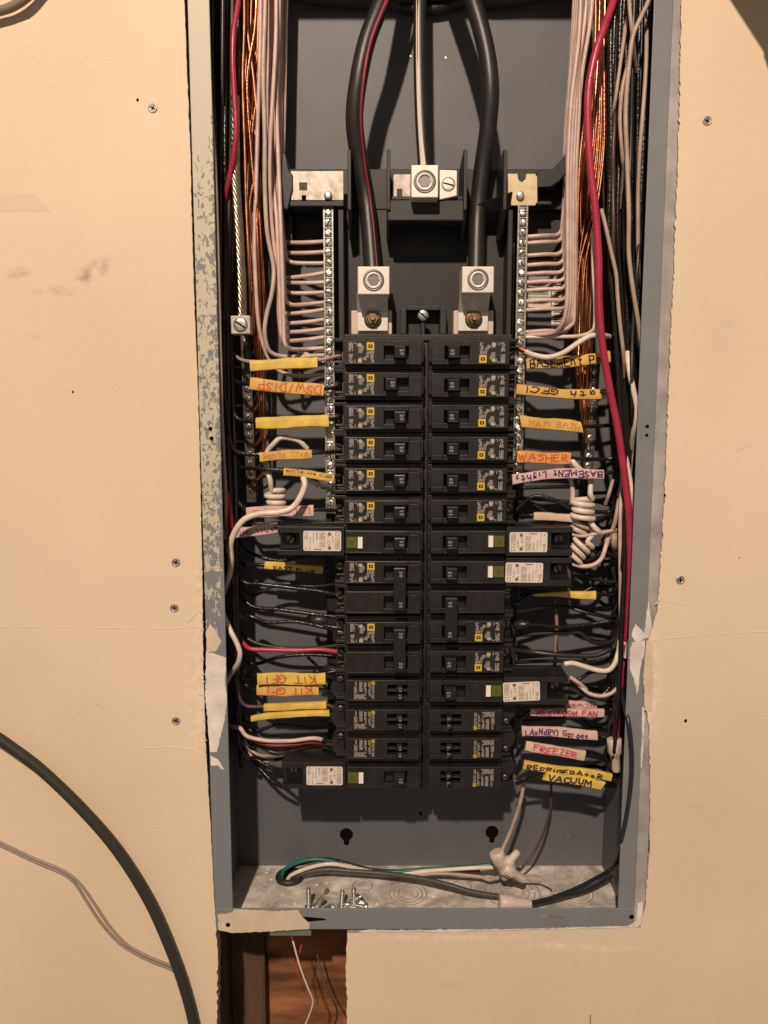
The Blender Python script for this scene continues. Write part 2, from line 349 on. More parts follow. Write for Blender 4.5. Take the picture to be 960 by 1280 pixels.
# paint ridges and hairline seams
M['tan2'] = wiremat('greyish_white_insulation', (0.52, 0.41, 0.34), 0.4)
M['navy'] = wiremat('blue_black_insulation', (0.016, 0.022, 0.034), 0.35)
M['greywire'] = wiremat('grey_black_insulation', (0.06, 0.062, 0.058), 0.45)
M['brnpink'] = wiremat('pinkish_brown_insulation', (0.30, 0.15, 0.12), 0.4)
M['pencil_shadow2'] = mat('brown_cord', (0.20, 0.15, 0.10), .6)
def ridge(pp, r, name='paint_ridge', m='wall'):
    pts = spline([V(x, y, 0) for x, y in pp], 8); MB().tube(pts, r, 6, radii=[r * (.5 + .5 * random.random()) for _ in pts]).build(name, M[m], wall)
ridge([(-20, 784), (60, 784), (140, 785), (215, 786), (249, 783)], .35)
ridge([(-20, 866), (80, 864), (170, 865), (250, 864)], .22)
ridge([(183, 935), (215, 934), (240, 937), (256, 945)], .5)
ridge([(85, 902), (95, 895), (108, 884)], .25)
ridge([(100, 796), (120, 799), (142, 797)], .22)
ridge([(225, 775), (235, 777), (243, 770), (250, 764)], .5, m='plaster')
ridge([(816, 800), (860, 796), (910, 792), (980, 789)], .4)
ridge([(826, 751), (842, 754), (860, 756)], .4)
ridge([(815, 870), (880, 872), (960, 869)], .2)
ridge([(826, 749), (822, 753), (819, 756)], .6, 'plaster_lump', 'plaster')
for i in range(46):      # lumps of plaster along the cut
    if i < 38: y = random.uniform(700, 945); x = 250.5 + (y - 700) * .028 - abs(random.gauss(0, 3.5)) * (1 if 790 < y < 935 else .3)
    else: y = random.uniform(800, 965); x = 810 + abs(random.gauss(0, 4))
    p = V(x, y, 0); r = random.uniform(.4, 1.0)
    MB().lathe([(r, -.1), (r * .8, .2), (r * .3, .3)], Matrix.Translation(p) @ Matrix.Rotation(random.uniform(-.5, .5), 4, 'Y') @ Matrix.Rotation(math.radians(90), 4, 'X') @ Matrix.Diagonal((1.8, .7, 1, 1)), 9).build('plaster_lump', M['plaster'], wall)
for (x, y, r, nm) in ((172, 125, 1.0, 'nail_hole'), (91, 490, .8, 'nail_hole'), (857, 901, 1.3, 'nail_hole'), (924, 697, .5, 'nail_hole')):
    MB().lathe([(r, -.15), (r * .9, -.05)], Matrix.Translation(V(x, y, 0)) @ Matrix.Rotation(math.radians(90), 4, 'X') @ Matrix.Diagonal((1, 1.2, -1, 1)), 9).build(nm, M['slot'], wall)
p = V(738, 1272)
MB().box(p.x - .6, p.x + .6, -.12, .5, p.z - 8, p.z + 3).build('pencil_mark', M['pencil_shadow'], wall)

MB().box(-900, 900, 101, 112, -900, 900).build('wall_sheathing', M['wood'], kind='structure')
stud = empty('wall_framing', (0, 0, 0), None, None, kind='structure')
MB().box(-186, -149, 12.6, 100.8, -900, 900).build('stud', M['stud'], stud, bevel=1)
MB().box(223, 261, 12.6, 100.8, -900, 900).build('stud', M['stud'], stud, bevel=1)
MB().box(-148.8, -116, 84, 100.4, -900, -375).build('blocking', M['stud'], stud, bevel=1)

def cross_screw(px, py, rot, label, r=3.6):
    t = empty('drywall_screw', V(px, py, 0), label, 'screw', 'crosshead screws driven into the wall')
    R = Matrix.Rotation(math.radians(90), 4, 'X')
    MB().lathe([(r, -.4), (r, .25), (r * .86, .5), (r * .70, .42), (r * .6, .15)], R, 20).build('screw_head', M['screwwall'], t)
    b = MB(); Rr = Matrix.Rotation(rot, 4, 'Y')
    b.box(-r * .52, r * .52, -.36, -.1, -.42, .42, Rr); b.box(-.42, .42, -.37, -.1, -r * .52, r * .52, Rr)
    b.build('cross_recess', M['slot'], t)
M['screwwall'] = mat('paint_flecked_screw', (0.42, 0.37, 0.31), 0.45, .5, var=.35, vscale=500)
cross_screw(191, 135, .5, 'crosshead screw high on the wall left of the panel, beside a small nail hole')
cross_screw(220, 703, .3, 'crosshead screw left of the panel, upper one of the close pair')
cross_screw(218, 760, .1, 'crosshead screw left of the panel, lower one of the close pair')
cross_screw(220, 901, .4, 'paint-choked crosshead screw left of the panel above the black cord')
cross_screw(884, 151, .35, 'crosshead screw high on the wall right of the panel')
cross_screw(850.5, 725, .05, 'crosshead screw on the wall right of the red cable')

# ------------------------------------------------------------------ the steel box
box = empty('panel_box', (0, 0, 0), 'grey steel electrical panel box set in the wall, cream paint on its left lip', 'electrical box')
MB().box(BL, BR, BD, BD + 1.5, BB, BT).build('back_panel', M['grey'], box)
MB().box(BL, BL + 1.5, 3.2, BD - .01, BB, BT).build('side_panel', M['grey'], box)
MB().box(BR - 1.5, BR, 3.2, BD - .01, BB, BT).build('side_panel', M['grey'], box)
MB().box(BL + 1.51, BR - 1.51, 3.2, BD - .01, BB, BB + 1.5).build('bottom_panel', M['floor'], box)
MB().box(BL + 1.51, BR - 1.51, 3.2, BD - .01, BT - 1.5, BT).build('top_panel', M['grey'], box)
LI, RI, BI, TI = -129.0, 199.5, -341.0, BT - 19
MB().box(BL - 2.1, LI, 1.6, 3.1, BI - 5.5, BT).build('front_lip', M['flaked'], box, bevel=.5)
MB().box(RI, BR + .6, 1.6, 3.1, BI - 5.5, BT).build('front_lip', M['lip'], box, bevel=.5)
MB().box(BL - 2.1, BR + .6, 1.2, 3.0, BB, BI).build('front_lip', M['lip'], box, bevel=.5)
MB().box(LI + .1, RI - .1, 1.2, 3.0, TI, BT).build('front_lip', M['lip'], box, bevel=.5)
MB().box(BR + .8, 223, 2.3, 12, BB, BT).build('side_flange', M['flange'], box)
MB().tube([V(x, 1073 + .3 * math.sin(x), BD) for x in range(325, 762, 20)], .35, 6).build('pressed_ridge', M['grey'], box)
for i in range(26):     # scratches and drips in the enamel
    x = random.uniform(345, 740); y = random.uniform(30, 170) if i < 9 else random.uniform(995, 1070); l = random.uniform(.6, 3.2); a = V(x, y, BD); dx = random.uniform(-1, 1)
    MB().tube([a, a + Vector((dx * l * .5, 0, -l * .5)), a + Vector((dx * l, 0, -l))], random.uniform(.1, .22), 5).build('enamel_scratch', M['galv'], box)
# holes in the lips and back
def disc(px, py, Y, r, name, m='slot', sx=1, parent=None, th=.2):
    return MB().lathe([(r, 0), (r * .96, th)], Matrix.Translation(V(px, py, Y)) @ Matrix.Rotation(math.radians(90), 4, 'X') @ Matrix.Diagonal((sx, 1, 1, 1)), 20, smooth=False).build(name, M[m], parent or box)
for (x, y, r) in ((263, 536, 1.7), (264.5, 548, 1.7), (809, 533, 1.5), (808.5, 544, 1.3), (795, 833, 1.1)): disc(x, y, 1.6, r, 'lip_hole')
for (x, y) in ((285, 1156), (789.5, 1146)): disc(x, y, .9, 2.1, 'corner_screw_hole')
for (x, y) in ((433, 1043), (615, 1040)):
    c = V(x, y, BD); R = 6.4; pts = []
    for k in range(25):
        a = math.radians(-62 + k * (304) / 24); pts.append((c.x + R * math.sin(a + math.pi) * -1 if False else c.x + R * math.cos(a), c.z + R * math.sin(a)))
    ang = [math.radians(-62 + 90 + 0)]
    pts = [(c.x + R * math.cos(math.radians(t)), c.z + R * math.sin(math.radians(t))) for t in range(-66, 247, 12)]
    pts += [(c.x - 2.6, c.z - 9.5), (c.x - 1.4, c.z - 11), (c.x + 1.4, c.z - 11), (c.x + 2.6, c.z - 9.5)]
    MB().prism(pts, BD - .15, BD + .1).build('keyhole', M['slot'], box)
disc(526, 1017, BD, 1.6, 'back_hole')
for (x, y) in ((513, 70), (557, 72), (374, 1062), (704, 1030), (710, 1044)): disc(x, y, BD, .7, 'paint_dimple', 'screw')
# slots stamped into the bottom lip
MB().prism([P2(364, 1150), P2(380, 1147), P2(405, 1149), P2(408, 1151), P2(385, 1153), P2(366, 1152)], .95, 1.3).build('lip_slot', M['slot'], box)
MB().prism([P2(666, 1147), P2(685, 1144.5), P2(705, 1146), P2(706, 1149), P2(688, 1149.5)], .95, 1.3).build('lip_slot', M['galv'], box)
# knockouts in the floor: concentric rings
def ring(cx, cy, r, wd, parent, Z, h=.35, m='floor', name='knockout_ring'):
    vs = []; fs = []; n = 40
    for k in range(n):
        a = 2 * math.pi * k / n
        for rr, z in ((r - wd, Z), (r - wd * .5, Z + h), (r + wd * .5, Z + h), (r + wd, Z)): vs.append((cx + rr * math.cos(a), cy + rr * math.sin(a), z))
    for k in range(n):
        j = (k + 1) % n
        for q in range(3): fs.append((k * 4 + q, j * 4 + q, j * 4 + q + 1, k * 4 + q + 1))
    MB().add(vs, fs, True).build(name, M[m], parent)
M['knock'] = mat('knockout_scored_line', (0.50, 0.44, 0.38), 0.6, .3, var=.3, vscale=90)
FZ = BB + 1.5
for (cx, cy, rs) in ((22, 50, (9, 13, 17)), (118, 52, (10, 15, 20, 25)), (-20, 62, (9,)), (-48, 40, (9, 12)), (176, 50, (11, 15)), (72, 60, (9,)), (5, 25, (8,)), (165, 22, (8,))):
    for r in rs: ring(cx, cy, r, .8, box, FZ, m='knock')
for i in range(26):
    x = random.uniform(-115, 195); y = random.uniform(10, 90); r = random.uniform(.5, 1.6)
    MB().lathe([(r, 0), (r * .6, r * .7), (r * .1, r)], Matrix.Translation((x, y, FZ)) @ Matrix.Diagonal((1.6, 1, 1, 1)), 6).build('plaster_crumb', M['plaster'], box)
# paint and plaster smears on the lips
def smear(poly, y0, name, m='creampaint', jit=.25):
    pts = ragged([P2(*p) for p in poly] + [P2(*poly[0])], jit, 2.5)
    MB().prism([(p.x, p.y) for p in pts], y0, y0 + .6).build(name, M[m], box)
M['creampaint'] = mat('cream_overpaint', (0.66, 0.54, 0.38), .55, var=.08, vscale=60, bump=.25, bscale=200)
M['whiteplaster'] = mat('white_plaster_smear', (0.72, 0.66, 0.60), .7, var=.2, vscale=45, bump=.5, bscale=160)
smear([(272, 1144), (290, 1142), (293, 1137.5), (345, 1140), (372, 1138.5), (378, 1147), (388, 1156), (386, 1162), (340, 1165), (290, 1167), (273, 1163)], .75, 'paint_smear')
smear([(262, 781), (270, 790), (276, 802), (270, 815), (258, 816), (257, 790)], 1.2, 'paint_smear')
smear([(257, 815), (266, 817), (282, 823), (281, 850), (283.5, 880), (280, 905), (274, 925), (271, 940), (262, 941), (259, 900), (256, 870)], 1.15, 'plaster_smear', 'whiteplaster')
smear([(263, 945), (272, 951), (277, 958), (280, 963), (276, 962), (272, 957), (263, 958)], 1.2, 'plaster_smear', 'whiteplaster')
smear([(811, 752), (815, 780), (817, 798), (808, 798), (796, 805), (790, 795), (795, 780), (806, 792), (809, 770)], 1.2, 'plaster_smear', 'whiteplaster')
smear([(791, 804), (807, 801), (806, 818), (801, 835), (799, 860), (797, 872), (793, 850), (788, 838), (788, 815)], 1.22, 'plaster_smear', 'whiteplaster')
smear([(808, 800), (816, 802), (816, 860), (815, 890), (806, 888), (804, 850)], -.3, 'paint_smear')
smear([(806, 885), (807, 900), (805, 930), (803, 960), (801, 960), (803, 920), (803, 885)], 1.2, 'plaster_smear', 'whiteplaster')
smear([(797, 1131), (804, 1128), (804, 1156), (792, 1162), (720, 1164), (560, 1166.5), (450, 1166), (450, 1164), (620, 1163), (785, 1158.5), (796, 1152)], .9, 'plaster_smear', 'whiteplaster')
MB().pbox(337, 1163.5, 389, 1170, 4, 10).build('cable_clamp_edge', M['green'], box, bevel=.5)
print('setting done', len(bpy.data.objects))

# ------------------------------------------------------------------ stroke lettering (for print and handwriting)
GL = {
 'A': [[(0, 0), (.45, 1), (.9, 0)], [(.2, .4), (.7, .4)]], 'B': [[(0, 0), (0, 1), (.6, .95), (.65, .65), (.1, .52), (.75, .4), (.7, .05), (0, 0)]],
 'C': [[(.8, .85), (.4, 1), (.05, .7), (.05, .3), (.4, 0), (.8, .15)]], 'D': [[(0, 0), (0, 1), (.5, .95), (.8, .5), (.5, .05), (0, 0)]],
 'E': [[(.7, 1), (0, 1), (0, 0), (.7, 0)], [(0, .52), (.55, .52)]], 'F': [[(.7, 1), (0, 1), (0, 0)], [(0, .52), (.55, .52)]],
 'G': [[(.8, .85), (.4, 1), (.05, .7), (.05, .3), (.4, 0), (.8, .15), (.8, .45), (.45, .45)]], 'H': [[(0, 0), (0, 1)], [(.7, 0), (.7, 1)], [(0, .5), (.7, .5)]],
 'I': [[(.2, 0), (.2, 1)]], 'K': [[(0, 0), (0, 1)], [(.7, 1), (.05, .45), (.75, 0)]], 'L': [[(0, 1), (0, 0), (.6, 0)]],
 'M': [[(0, 0), (.05, 1), (.42, .4), (.8, 1), (.85, 0)]], 'N': [[(0, 0), (0, 1), (.7, 0), (.7, 1)]], 'O': [[(.4, 1), (.05, .7), (.05, .3), (.4, 0), (.78, .3), (.78, .7), (.4, 1)]],
 'P': [[(0, 0), (0, 1), (.6, .9), (.6, .55), (0, .45)]], 'R': [[(0, 0), (0, 1), (.6, .9), (.6, .6), (0, .5), (.7, 0)]], 'S': [[(.7, .88), (.35, 1), (.05, .75), (.65, .35), (.5, .03), (.02, .12)]],
 'T': [[(0, 1), (.8, 1)], [(.4, 1), (.4, 0)]], 'U': [[(0, 1), (.03, .25), (.38, 0), (.7, .25), (.72, 1)]], 'V': [[(0, 1), (.38, 0), (.75, 1)]],
 'W': [[(0, 1), (.2, 0), (.45, .7), (.7, 0), (.9, 1)]], 'Y': [[(0, 1), (.38, .5), (.75, 1)], [(.38, .5), (.36, 0)]], '/': [[(.1, 0), (.6, 1.05)]], ')': [[(.1, 1.1), (.4, .6), (.1, -.1)]], ' ': [],
 'a': [[(.6, .6), (.2, .62), (.05, .3), (.3, 0), (.6, .25), (.6, .6), (.65, 0)]], 'b': [[(.05, 1), (.05, 0), (.5, .05), (.6, .4), (.3, .6), (.05, .45)]],
 't': [[(.3, .95), (.3, .05), (.55, 0)], [(.05, .65), (.6, .65)]], 'h': [[(.05, 1), (.05, 0)], [(.05, .45), (.4, .62), (.6, .4), (.6, 0)]],
 'm': [[(0, 0), (.02, .6), (.3, .55), (.35, 0)], [(.35, .45), (.65, .6), (.7, 0)]], 'e': [[(.05, .35), (.6, .38), (.4, .65), (.08, .4), (.25, 0), (.6, .1)]],
 'n': [[(0, 0), (.02, .62), (.4, .58), (.5, 0)]], 'o': [[(.3, .6), (.05, .3), (.3, 0), (.58, .3), (.3, .6)]],
 'r': [[(.05, 0), (.05, .6), (.45, .62)]], 'g': [[(.55, .5), (.2, .6), (.1, .25), (.5, .2), (.55, .6), (.5, -.3), (.1, -.25)]], 'l': [[(.15, 1), (.15, 0)]], 'i': [[(.1, .55), (.1, 0)]], 's': [[(.5, .55), (.15, .5), (.45, .2), (.1, 0)]], 'd': [[(.6, 1), (.6, 0)], [(.6, .5), (.2, .6), (.1, .2), (.6, .05)]], 'u': [[(.05, .6), (.1, .05), (.5, .1), (.5, .6), (.55, 0)]], 'y': [[(.05, .6), (.3, .1)], [(.6, .6), (.1, -.35)]],
 'Z': [[(.02, 1), (.7, 1), (0, 0), (.72, 0)]], '0': [[(.35, 1), (.05, .6), (.05, .4), (.35, 0), (.65, .4), (.65, .6), (.35, 1)]], '1': [[(.1, .8), (.35, 1), (.35, 0)]], '2': [[(.05, .8), (.35, 1), (.62, .7), (.05, 0), (.68, 0)]],
 '3': [[(.05, .9), (.55, .9), (.3, .55), (.6, .3), (.3, 0), (.02, .12)]], '4': [[(.5, 0), (.5, 1), (0, .3), (.7, .3)]], '5': [[(.6, 1), (.1, 1), (.07, .55), (.5, .55), (.6, .2), (.3, 0), (.02, .1)]], '6': [[(.55, 1), (.1, .4), (.3, 0), (.6, .3), (.1, .4)]], '-': [[(.1, .5), (.6, .5)]],
}
WID = {'I': .4, 'i': .3, 'l': .35, ' ': .6, '/': .7, ')': .5, 'M': 1.0, 'W': 1.0, 'A': .95, 'm': .85}
def strokes(text, jit=0.0):
    x = 0; out = []
    for ch in text:
        sl = random.uniform(-.08, .08) * (jit > 0); dy = random.gauss(0, jit * .8)
        for st in GL.get(ch, []): out.append([(x + a + sl * b + random.gauss(0, jit * .4), b + dy + random.gauss(0, jit * .4)) for a, b in st])
        x += WID.get(ch, .78) + .22
    return out, max(x - .22, .1)
def ribbons(b, sts, f, wd, step=4):
    """lay flat ribbons of half width wd (in the same units as f's input) through f(u, v)"""
    for st in sts:
        for (a, c) in zip(st, st[1:]):
            a = Vector(a); c = Vector(c); d = (c - a)
            if d.length < 1e-6: continue
            d.normalize(); nn = Vector((-d.y, d.x)) * wd; e = d * wd * .7
            k = max(1, int((c - a).length / step)); vs = []
            for i in range(k + 1):
                q = (a - e).lerp(c + e, i / k); vs += [f(*(q - nn)), f(*(q + nn))]
            b.add(vs, [(2 * i, 2 * i + 2, 2 * i + 3, 2 * i + 1) for i in range(k)])
def dashes(b, x0, x1, z0, z1, y, pitch=.75, fill=.55, rnd=random, along='z'):
    """rows of tiny broken strokes standing in for illegible small print, at depth y"""
    if along == 'z':
        x = x0
        while x + pitch * fill < x1 + .01:
            z = z0 + rnd.random() * .3
            while z < z1:
                l = rnd.choice((.5, .9, 1.3, 1.9)); ze = min(z + l, z1)
                if rnd.random() < .88: b.add([(x, y, z), (x + pitch * fill, y, z), (x + pitch * fill, y, ze), (x, y, ze)], [(0, 1, 2, 3)])
                z = ze + .25
            x += pitch

# ------------------------------------------------------------------ the interior: plastic base, neutral bars, lugs
inn = empty('panel_interior', (34, 70, 0), 'black plastic panel interior with silver neutral bars and three cable lugs', 'breaker base')
OFF = Vector((34, 70, 0))
def ib(b, name, m, bevel=0, parent=None):      # part of the interior: shift into its frame
    b.v = [(x - OFF.x, y - OFF.y, z - OFF.z) for x, y, z in b.v]
    return b.build(name, m if isinstance(m, list) else M[m], parent or inn, bevel)
b = MB(); b.box(-52, 120, 76, 93, -262, 262); ib(b, 'base_plate', 'plastic2', 1)
b = MB(); b.box(-40, 108, 58, 76.1, -255, 140); b.box(31.5, 36.5, 34, 60, -250, 138); ib(b, 'bus_rail', 'plastic2', .6)
b = MB(); b.pbox(423, 262, 640, 424, 60, 77); ib(b, 'centre_plate', 'plastic2', 1)
b = MB()       # raised frames on the centre plate
b.pbox(423, 262, 430, 425, 38, 60); b.pbox(634, 262, 640, 425, 38, 60)
b.pbox(430, 418, 640, 426, 32, 60)
b.pbox(500, 385, 508, 418, 44, 60); b.pbox(550, 385, 558, 418, 44, 60); b.pbox(508, 382, 550, 388, 46, 60)
ib(b, 'centre_frame', 'plastic2', .6)
# head bracket with fins
b = MB(); b.pbox(362, 211, 712, 262, 62, 76); b.pbox(362, 251, 430, 258, 38, 62)
b.pbox(640, 251, 690, 256, 50, 62); ib(b, 'head_bracket', 'plastic2', .8)
def fin(pts, x, th, name='fin', parent=None):
    """pts: (photo y, depth) outline in the YZ plane, at photo x"""
    ym = pts[0][0]; b = MB(); xc = V(x, ym, 35).x
    poly = [(Y, V(480, py, Y).z) for py, Y in pts]; n = len(poly)
    vs = [(xc - th, y, z) for y, z in poly] + [(xc + th, y, z) for y, z in poly]
    b.add(vs, [tuple(range(n)), tuple(reversed(range(n, 2 * n)))] + [(i, (i + 1) % n, (i + 1) % n + n, i + n) for i in range(n)])
    bmv = bmesh.new(); o = ib(b, name, 'plastic2'); bmv.from_mesh(o.data); bmesh.ops.recalc_face_normals(bmv, faces=bmv.faces[:]); bmv.to_mesh(o.data); bmv.free()
    bv = o.modifiers.new('bevel', 'BEVEL'); bv.width = .0005; bv.segments = 2
for x in (437.5, 485.5, 580, 629):
    fin([(187, 22), (188, 27), (215, 62), (300, 62), (300, 44), (262, 20), (196, 20)], x, 1.4)
b = MB(); b.prism([(V(598 + 0, 250, 25).x, V(0, 252, 25).z), (V(641, 250, 25).x, V(0, 239, 25).z), (V(641, 250, 25).x, V(0, 262, 25).z), (V(622, 250, 25).x, V(0, 285, 25).z), (V(600, 250, 25).x, V(0, 262, 25).z)], 24, 40)
b.v = [(x, y + max(0, V(0, 243, 25).z - z) * 1.5, z) for x, y, z in b.v]
ib(b, 'corner_gusset', 'plastic2', .8)
b = MB()       # swept ears at both ends of the bracket
def ear(pp, Y0, Y1): b.prism([(V(x, y, Y0).x, V(x, y, Y0).z) for x, y in pp], Y0, Y1)
ear([(672, 214), (688, 211), (702, 196), (713, 188), (715, 194), (712, 212), (700, 226), (690, 233), (672, 234)], 40, 62)
ib(b, 'bracket_ear', 'plastic2', 1.0); b = MB()
ear([(352, 191), (357, 192), (360, 210), (366, 219), (366, 236), (360, 262), (354, 262), (351, 230)], 40, 62)
ib(b, 'bracket_ear', 'plastic2', 1.0); b = MB()
ear([(353, 256), (366, 250), (366, 300), (360, 312), (354, 300)], 62, 80)
ib(b, 'bracket_ear', 'plastic2', 1.0)
b = MB(); b.pbox(484, 250, 580, 276, 22, 44); b.pbox(484, 245, 580, 250.5, 30, 62); ib(b, 'lug_tray', 'plastic2', 1.0)
b = MB(); b.pbox(660, 262, 702, 318, 72, 80); ib(b, 'back_web', 'plastic2', .6); b = MB(); b.pbox(372, 262, 402, 300, 74, 80); ib(b, 'back_web', 'plastic2', .6)
# galvanised straps
def strap(px0, py0, px1, py1, Y, holes, name, m='galv', notch=None):
    b = MB(); xs = sorted({px0, px1} | {h[0] for h in holes} | {h[2] for h in holes}); ys = sorted({py0, py1} | {h[1] for h in holes} | {h[3] for h in holes})
    for x0, x1 in zip(xs, xs[1:]):
        for y0, y1 in zip(ys, ys[1:]):
            if any(h[0] <= x0 and x1 <= h[2] and h[1] <= y0 and y1 <= h[3] for h in holes): continue
            a = V(x0, (py0 + py1) / 2, Y); c = V(x1, (py0 + py1) / 2, Y); b.box(a.x, c.x, Y, Y + 1.6, V(480, y1, Y).z, V(480, y0, Y).z)
    return ib(b, name, m)
strap(366, 214, 429, 250, 42, [(374, 228, 384, 238), (377, 244, 382.5, 250)], 'neutral_strap')
b = MB(); a = V(366, 214, 42); c = V(366, 250, 42); b.box(a.x - 1.4, a.x, 42, 56, c.z, a.z); ib(b, 'strap_fold', 'galv')
strap(491, 218, 516, 249, 40, [(496, 236, 503, 246)], 'neutral_strap')
pts = [(x, y) for x, y in ((633, 217), (647, 217), (648, 224), (651, 227), (654, 227), (657, 224), (657.5, 217), (669, 217), (672, 221), (672, 252), (669, 257), (634, 257))]
b = MB(); b.prism([(V(x, y, 42).x, V(x, y, 42).z) for x, y in pts], 42, 44); ib(b, 'bonding_tab', [mat('yellow_zinc_tab', (0.62, 0.50, 0.30), .42, .55, var=.12, vscale=150)], .4)
# set screws and bars
def screw_mb(r, h=1.0, slot=True, n=14):
    b = MB(); R = Matrix.Rotation(math.radians(90), 4, 'X')
    b.lathe([(r, 0), (r, h * .62), (r * .93, h * .8), (r * .72, h * .94), (r * .4, h)], R, n); b.cur = 1
    if slot: b.box(-r * .9, r * .9, -h - .05, -h * .7, -r * .13, r * .13)
    return b
scr = screw_mb(3.3, 2.3).mesh('set_screw', [M['screw'], M['slot']])
def put(me, name, parent, at, rot=0.0, sc_=1.0, rx=0.0, off=OFF):
    o = bpy.data.objects.new(name, me); COL.objects.link(o); o.parent = parent; o.location = (Vector(at) - off) * S
    o.rotation_euler = (rx, rot, 0); o.scale = (sc_,) * 3; return o
def nbar(xc, pys, py0, py1, skip=()):
    b = MB(); a = V(480, py0, 42).z; c = V(480, py1, 42).z; zs = []
    z = a - 6
    b.box(xc - 4.2, xc - 2.6, 41.2, 55, c, a); b.box(xc + 2.6, xc + 4.2, 41.2, 55, c, a); b.box(xc - 4.2, xc + 4.2, 43.5, 55.2, c, a)
    while z > c + 4: zs.append(z); z -= 7.9
    for i, z in enumerate(zs): b.box(xc - 2.7, xc + 2.7, 42.2, 44, z + 3.5, z + 4.4)
    o = ib(b, 'neutral_bar', 'tin', .25)
    for i, z in enumerate(zs):
        if i in skip: continue
        put(scr, 'set_screw', o, (xc + random.uniform(-.4, .4), 42.9 + random.uniform(-1.0, 1.0), z), random.uniform(0, 3.1), random.uniform(.88, 1.02), random.uniform(-.35, .3), Vector(OFF))
nbar(-45.2, None, 256, 642, (21, 22, 23)); nbar(112.6, None, 256, 600)
for x in (410, 650.5):
    c = V(x, 244, 40); put(screw_mb(3.4, 3.0, False).mesh('strap_screw', [M['screw'], M['slot']]), 'strap_screw', inn, (c.x, 42, c.z))
# cable lugs
def socket(b_, cx, cz, y, R0, parent):
    R = Matrix.Translation((cx, y, cz)) @ Matrix.Rotation(math.radians(90), 4, 'X')
    b = MB(); b.lathe([(R0, -.1), (R0, .25), (R0 * .80, .3), (R0 * .80, -.2)], R, 28, cap=False); ib(b, 'lug_hole', 'hex', parent=parent)
    b = MB(); b.lathe([(R0 * .78, -.1), (R0 * .78, .5), (R0 * .56, .8), (R0 * .56, .2)], R, 28, cap=False); ib(b, 'set_screw', 'lug', parent=parent)
    b = MB(); b.lathe([(R0 * .56, .0), (R0 * .5, .25)], R, 6, smooth=False); ib(b, 'hex_recess', 'hex', parent=parent)
def blank(name):
    o = bpy.data.objects.new(name, None); COL.objects.link(o); o.parent = inn; o.location = (0, 0, 0); o.empty_display_size = .01; return o
def lug(px0, py0, px1, py1, Y0, Y1, cx, cy, R0, name='cable_lug'):
    b = MB(); b.pbox(px0, py0, px1, py1, Y0, Y1)
    o = ib(b, name, 'lug', .7); c = V(cx, cy, Y0); socket(None, c.x, c.z, Y0, R0, o); return o
L1 = lug(514, 206, 548, 247, 8, 34, 531, 227, 8.6, 'neutral_lug')
b = MB(); a = V(549.5, 212, 20); c = V(571, 248, 20); b.prism([(a.x, a.z), (c.x, a.z - .5), (c.x, c.z + 2), (a.x, c.z - 1)], 20, 36); o = ib(b, 'small_lug', 'lug', .5)
c = V(560.5, 230.5, 20); sm = screw_mb(4.6, .7).mesh('slotted_screw', [M['lug'], M['slot']]); put(sm, 'slotted_screw', o, (c.x, 20, c.z), .25)
b = MB(); b.lathe([(5.4, 0), (5.4, .25), (4.7, .25), (4.7, 0)], Matrix.Translation((c.x, 20.05, c.z)) @ Matrix.Rotation(math.radians(90), 4, 'X'), 24, cap=False); ib(b, 'screw_hole_rim', 'hex', parent=o)
for (lx0, lx1, sx0, sx1, bx0, bx1, nx, ly0, ly1) in ((447, 487, 446, 485, 439, 490, 466, 333, 368), (577.5, 617.5, 574, 612, 567, 617, 592, 333, 366)):
    L = lug(lx0, ly0, lx1, ly1, 16, 40, (lx0 + lx1) / 2, (ly0 + ly1) / 2, 8.4, 'main_lug')
    b = MB(); z1 = V(480, ly1 - 3, 22).z; x0 = V(sx0, 380, 30).x; x1 = V(sx1, 380, 30).x; z2 = V(480, 391, 40).z; z3 = V(480, 414, 40).z
    b.add([(x0, 24, z1), (x1, 24, z1), (x1, 38, z2), (x0, 38, z2), (x0, 27, z1), (x1, 27, z1), (x1, 41, z2), (x0, 41, z2)], [(0, 3, 2, 1), (4, 5, 6, 7), (0, 1, 5, 4), (1, 2, 6, 5), (2, 3, 7, 6), (3, 0, 4, 7)])
    b.box(x0, x1, 38, 41, z3, z2 + .6); ib(b, 'lug_strap', 'lug', .4, parent=L)
    b = MB(); b.pbox(bx0, 388, bx1, 418, 43, 60); o = ib(b, 'lug_pad', [mat('cream_nylon_pad', (0.62, 0.50, 0.42), .5)], .8)
    c = V(nx, 399, 38); R = Matrix.Translation((c.x, 38, c.z)) @ Matrix.Rotation(math.radians(90), 4, 'X')
    b = MB(); b.lathe([(7.2, 0), (7.2, 1.2), (6.2, 1.8), (5.2, 2.2)], R, 24); b.lathe([(4.9, 2), (4.9, 5.4), (4.2, 6)], R, 6, smooth=False); ib(b, 'stud_nut', 'bronze', parent=L)
    b = MB(); b.lathe([(2.3, 3), (2.3, 8), (1.6, 8.8)], R, 14); ib(b, 'stud', 'copperstud', parent=L)
c = V(529, 394, 40); zs = screw_mb(4.6, 2, True).mesh('zinc_screw', [mat('blue_zinc', (.42, .48, .46), .35, .9), M['slot']]); put(zs, 'zinc_screw', inn, (c.x, 42, c.z), .7)
b = MB(); b.box(c.x - 1.5, c.x + 1.5, 43, 60, c.z - 16, c.z + 1); ib(b, 'screw_post', 'plastic2', .4)

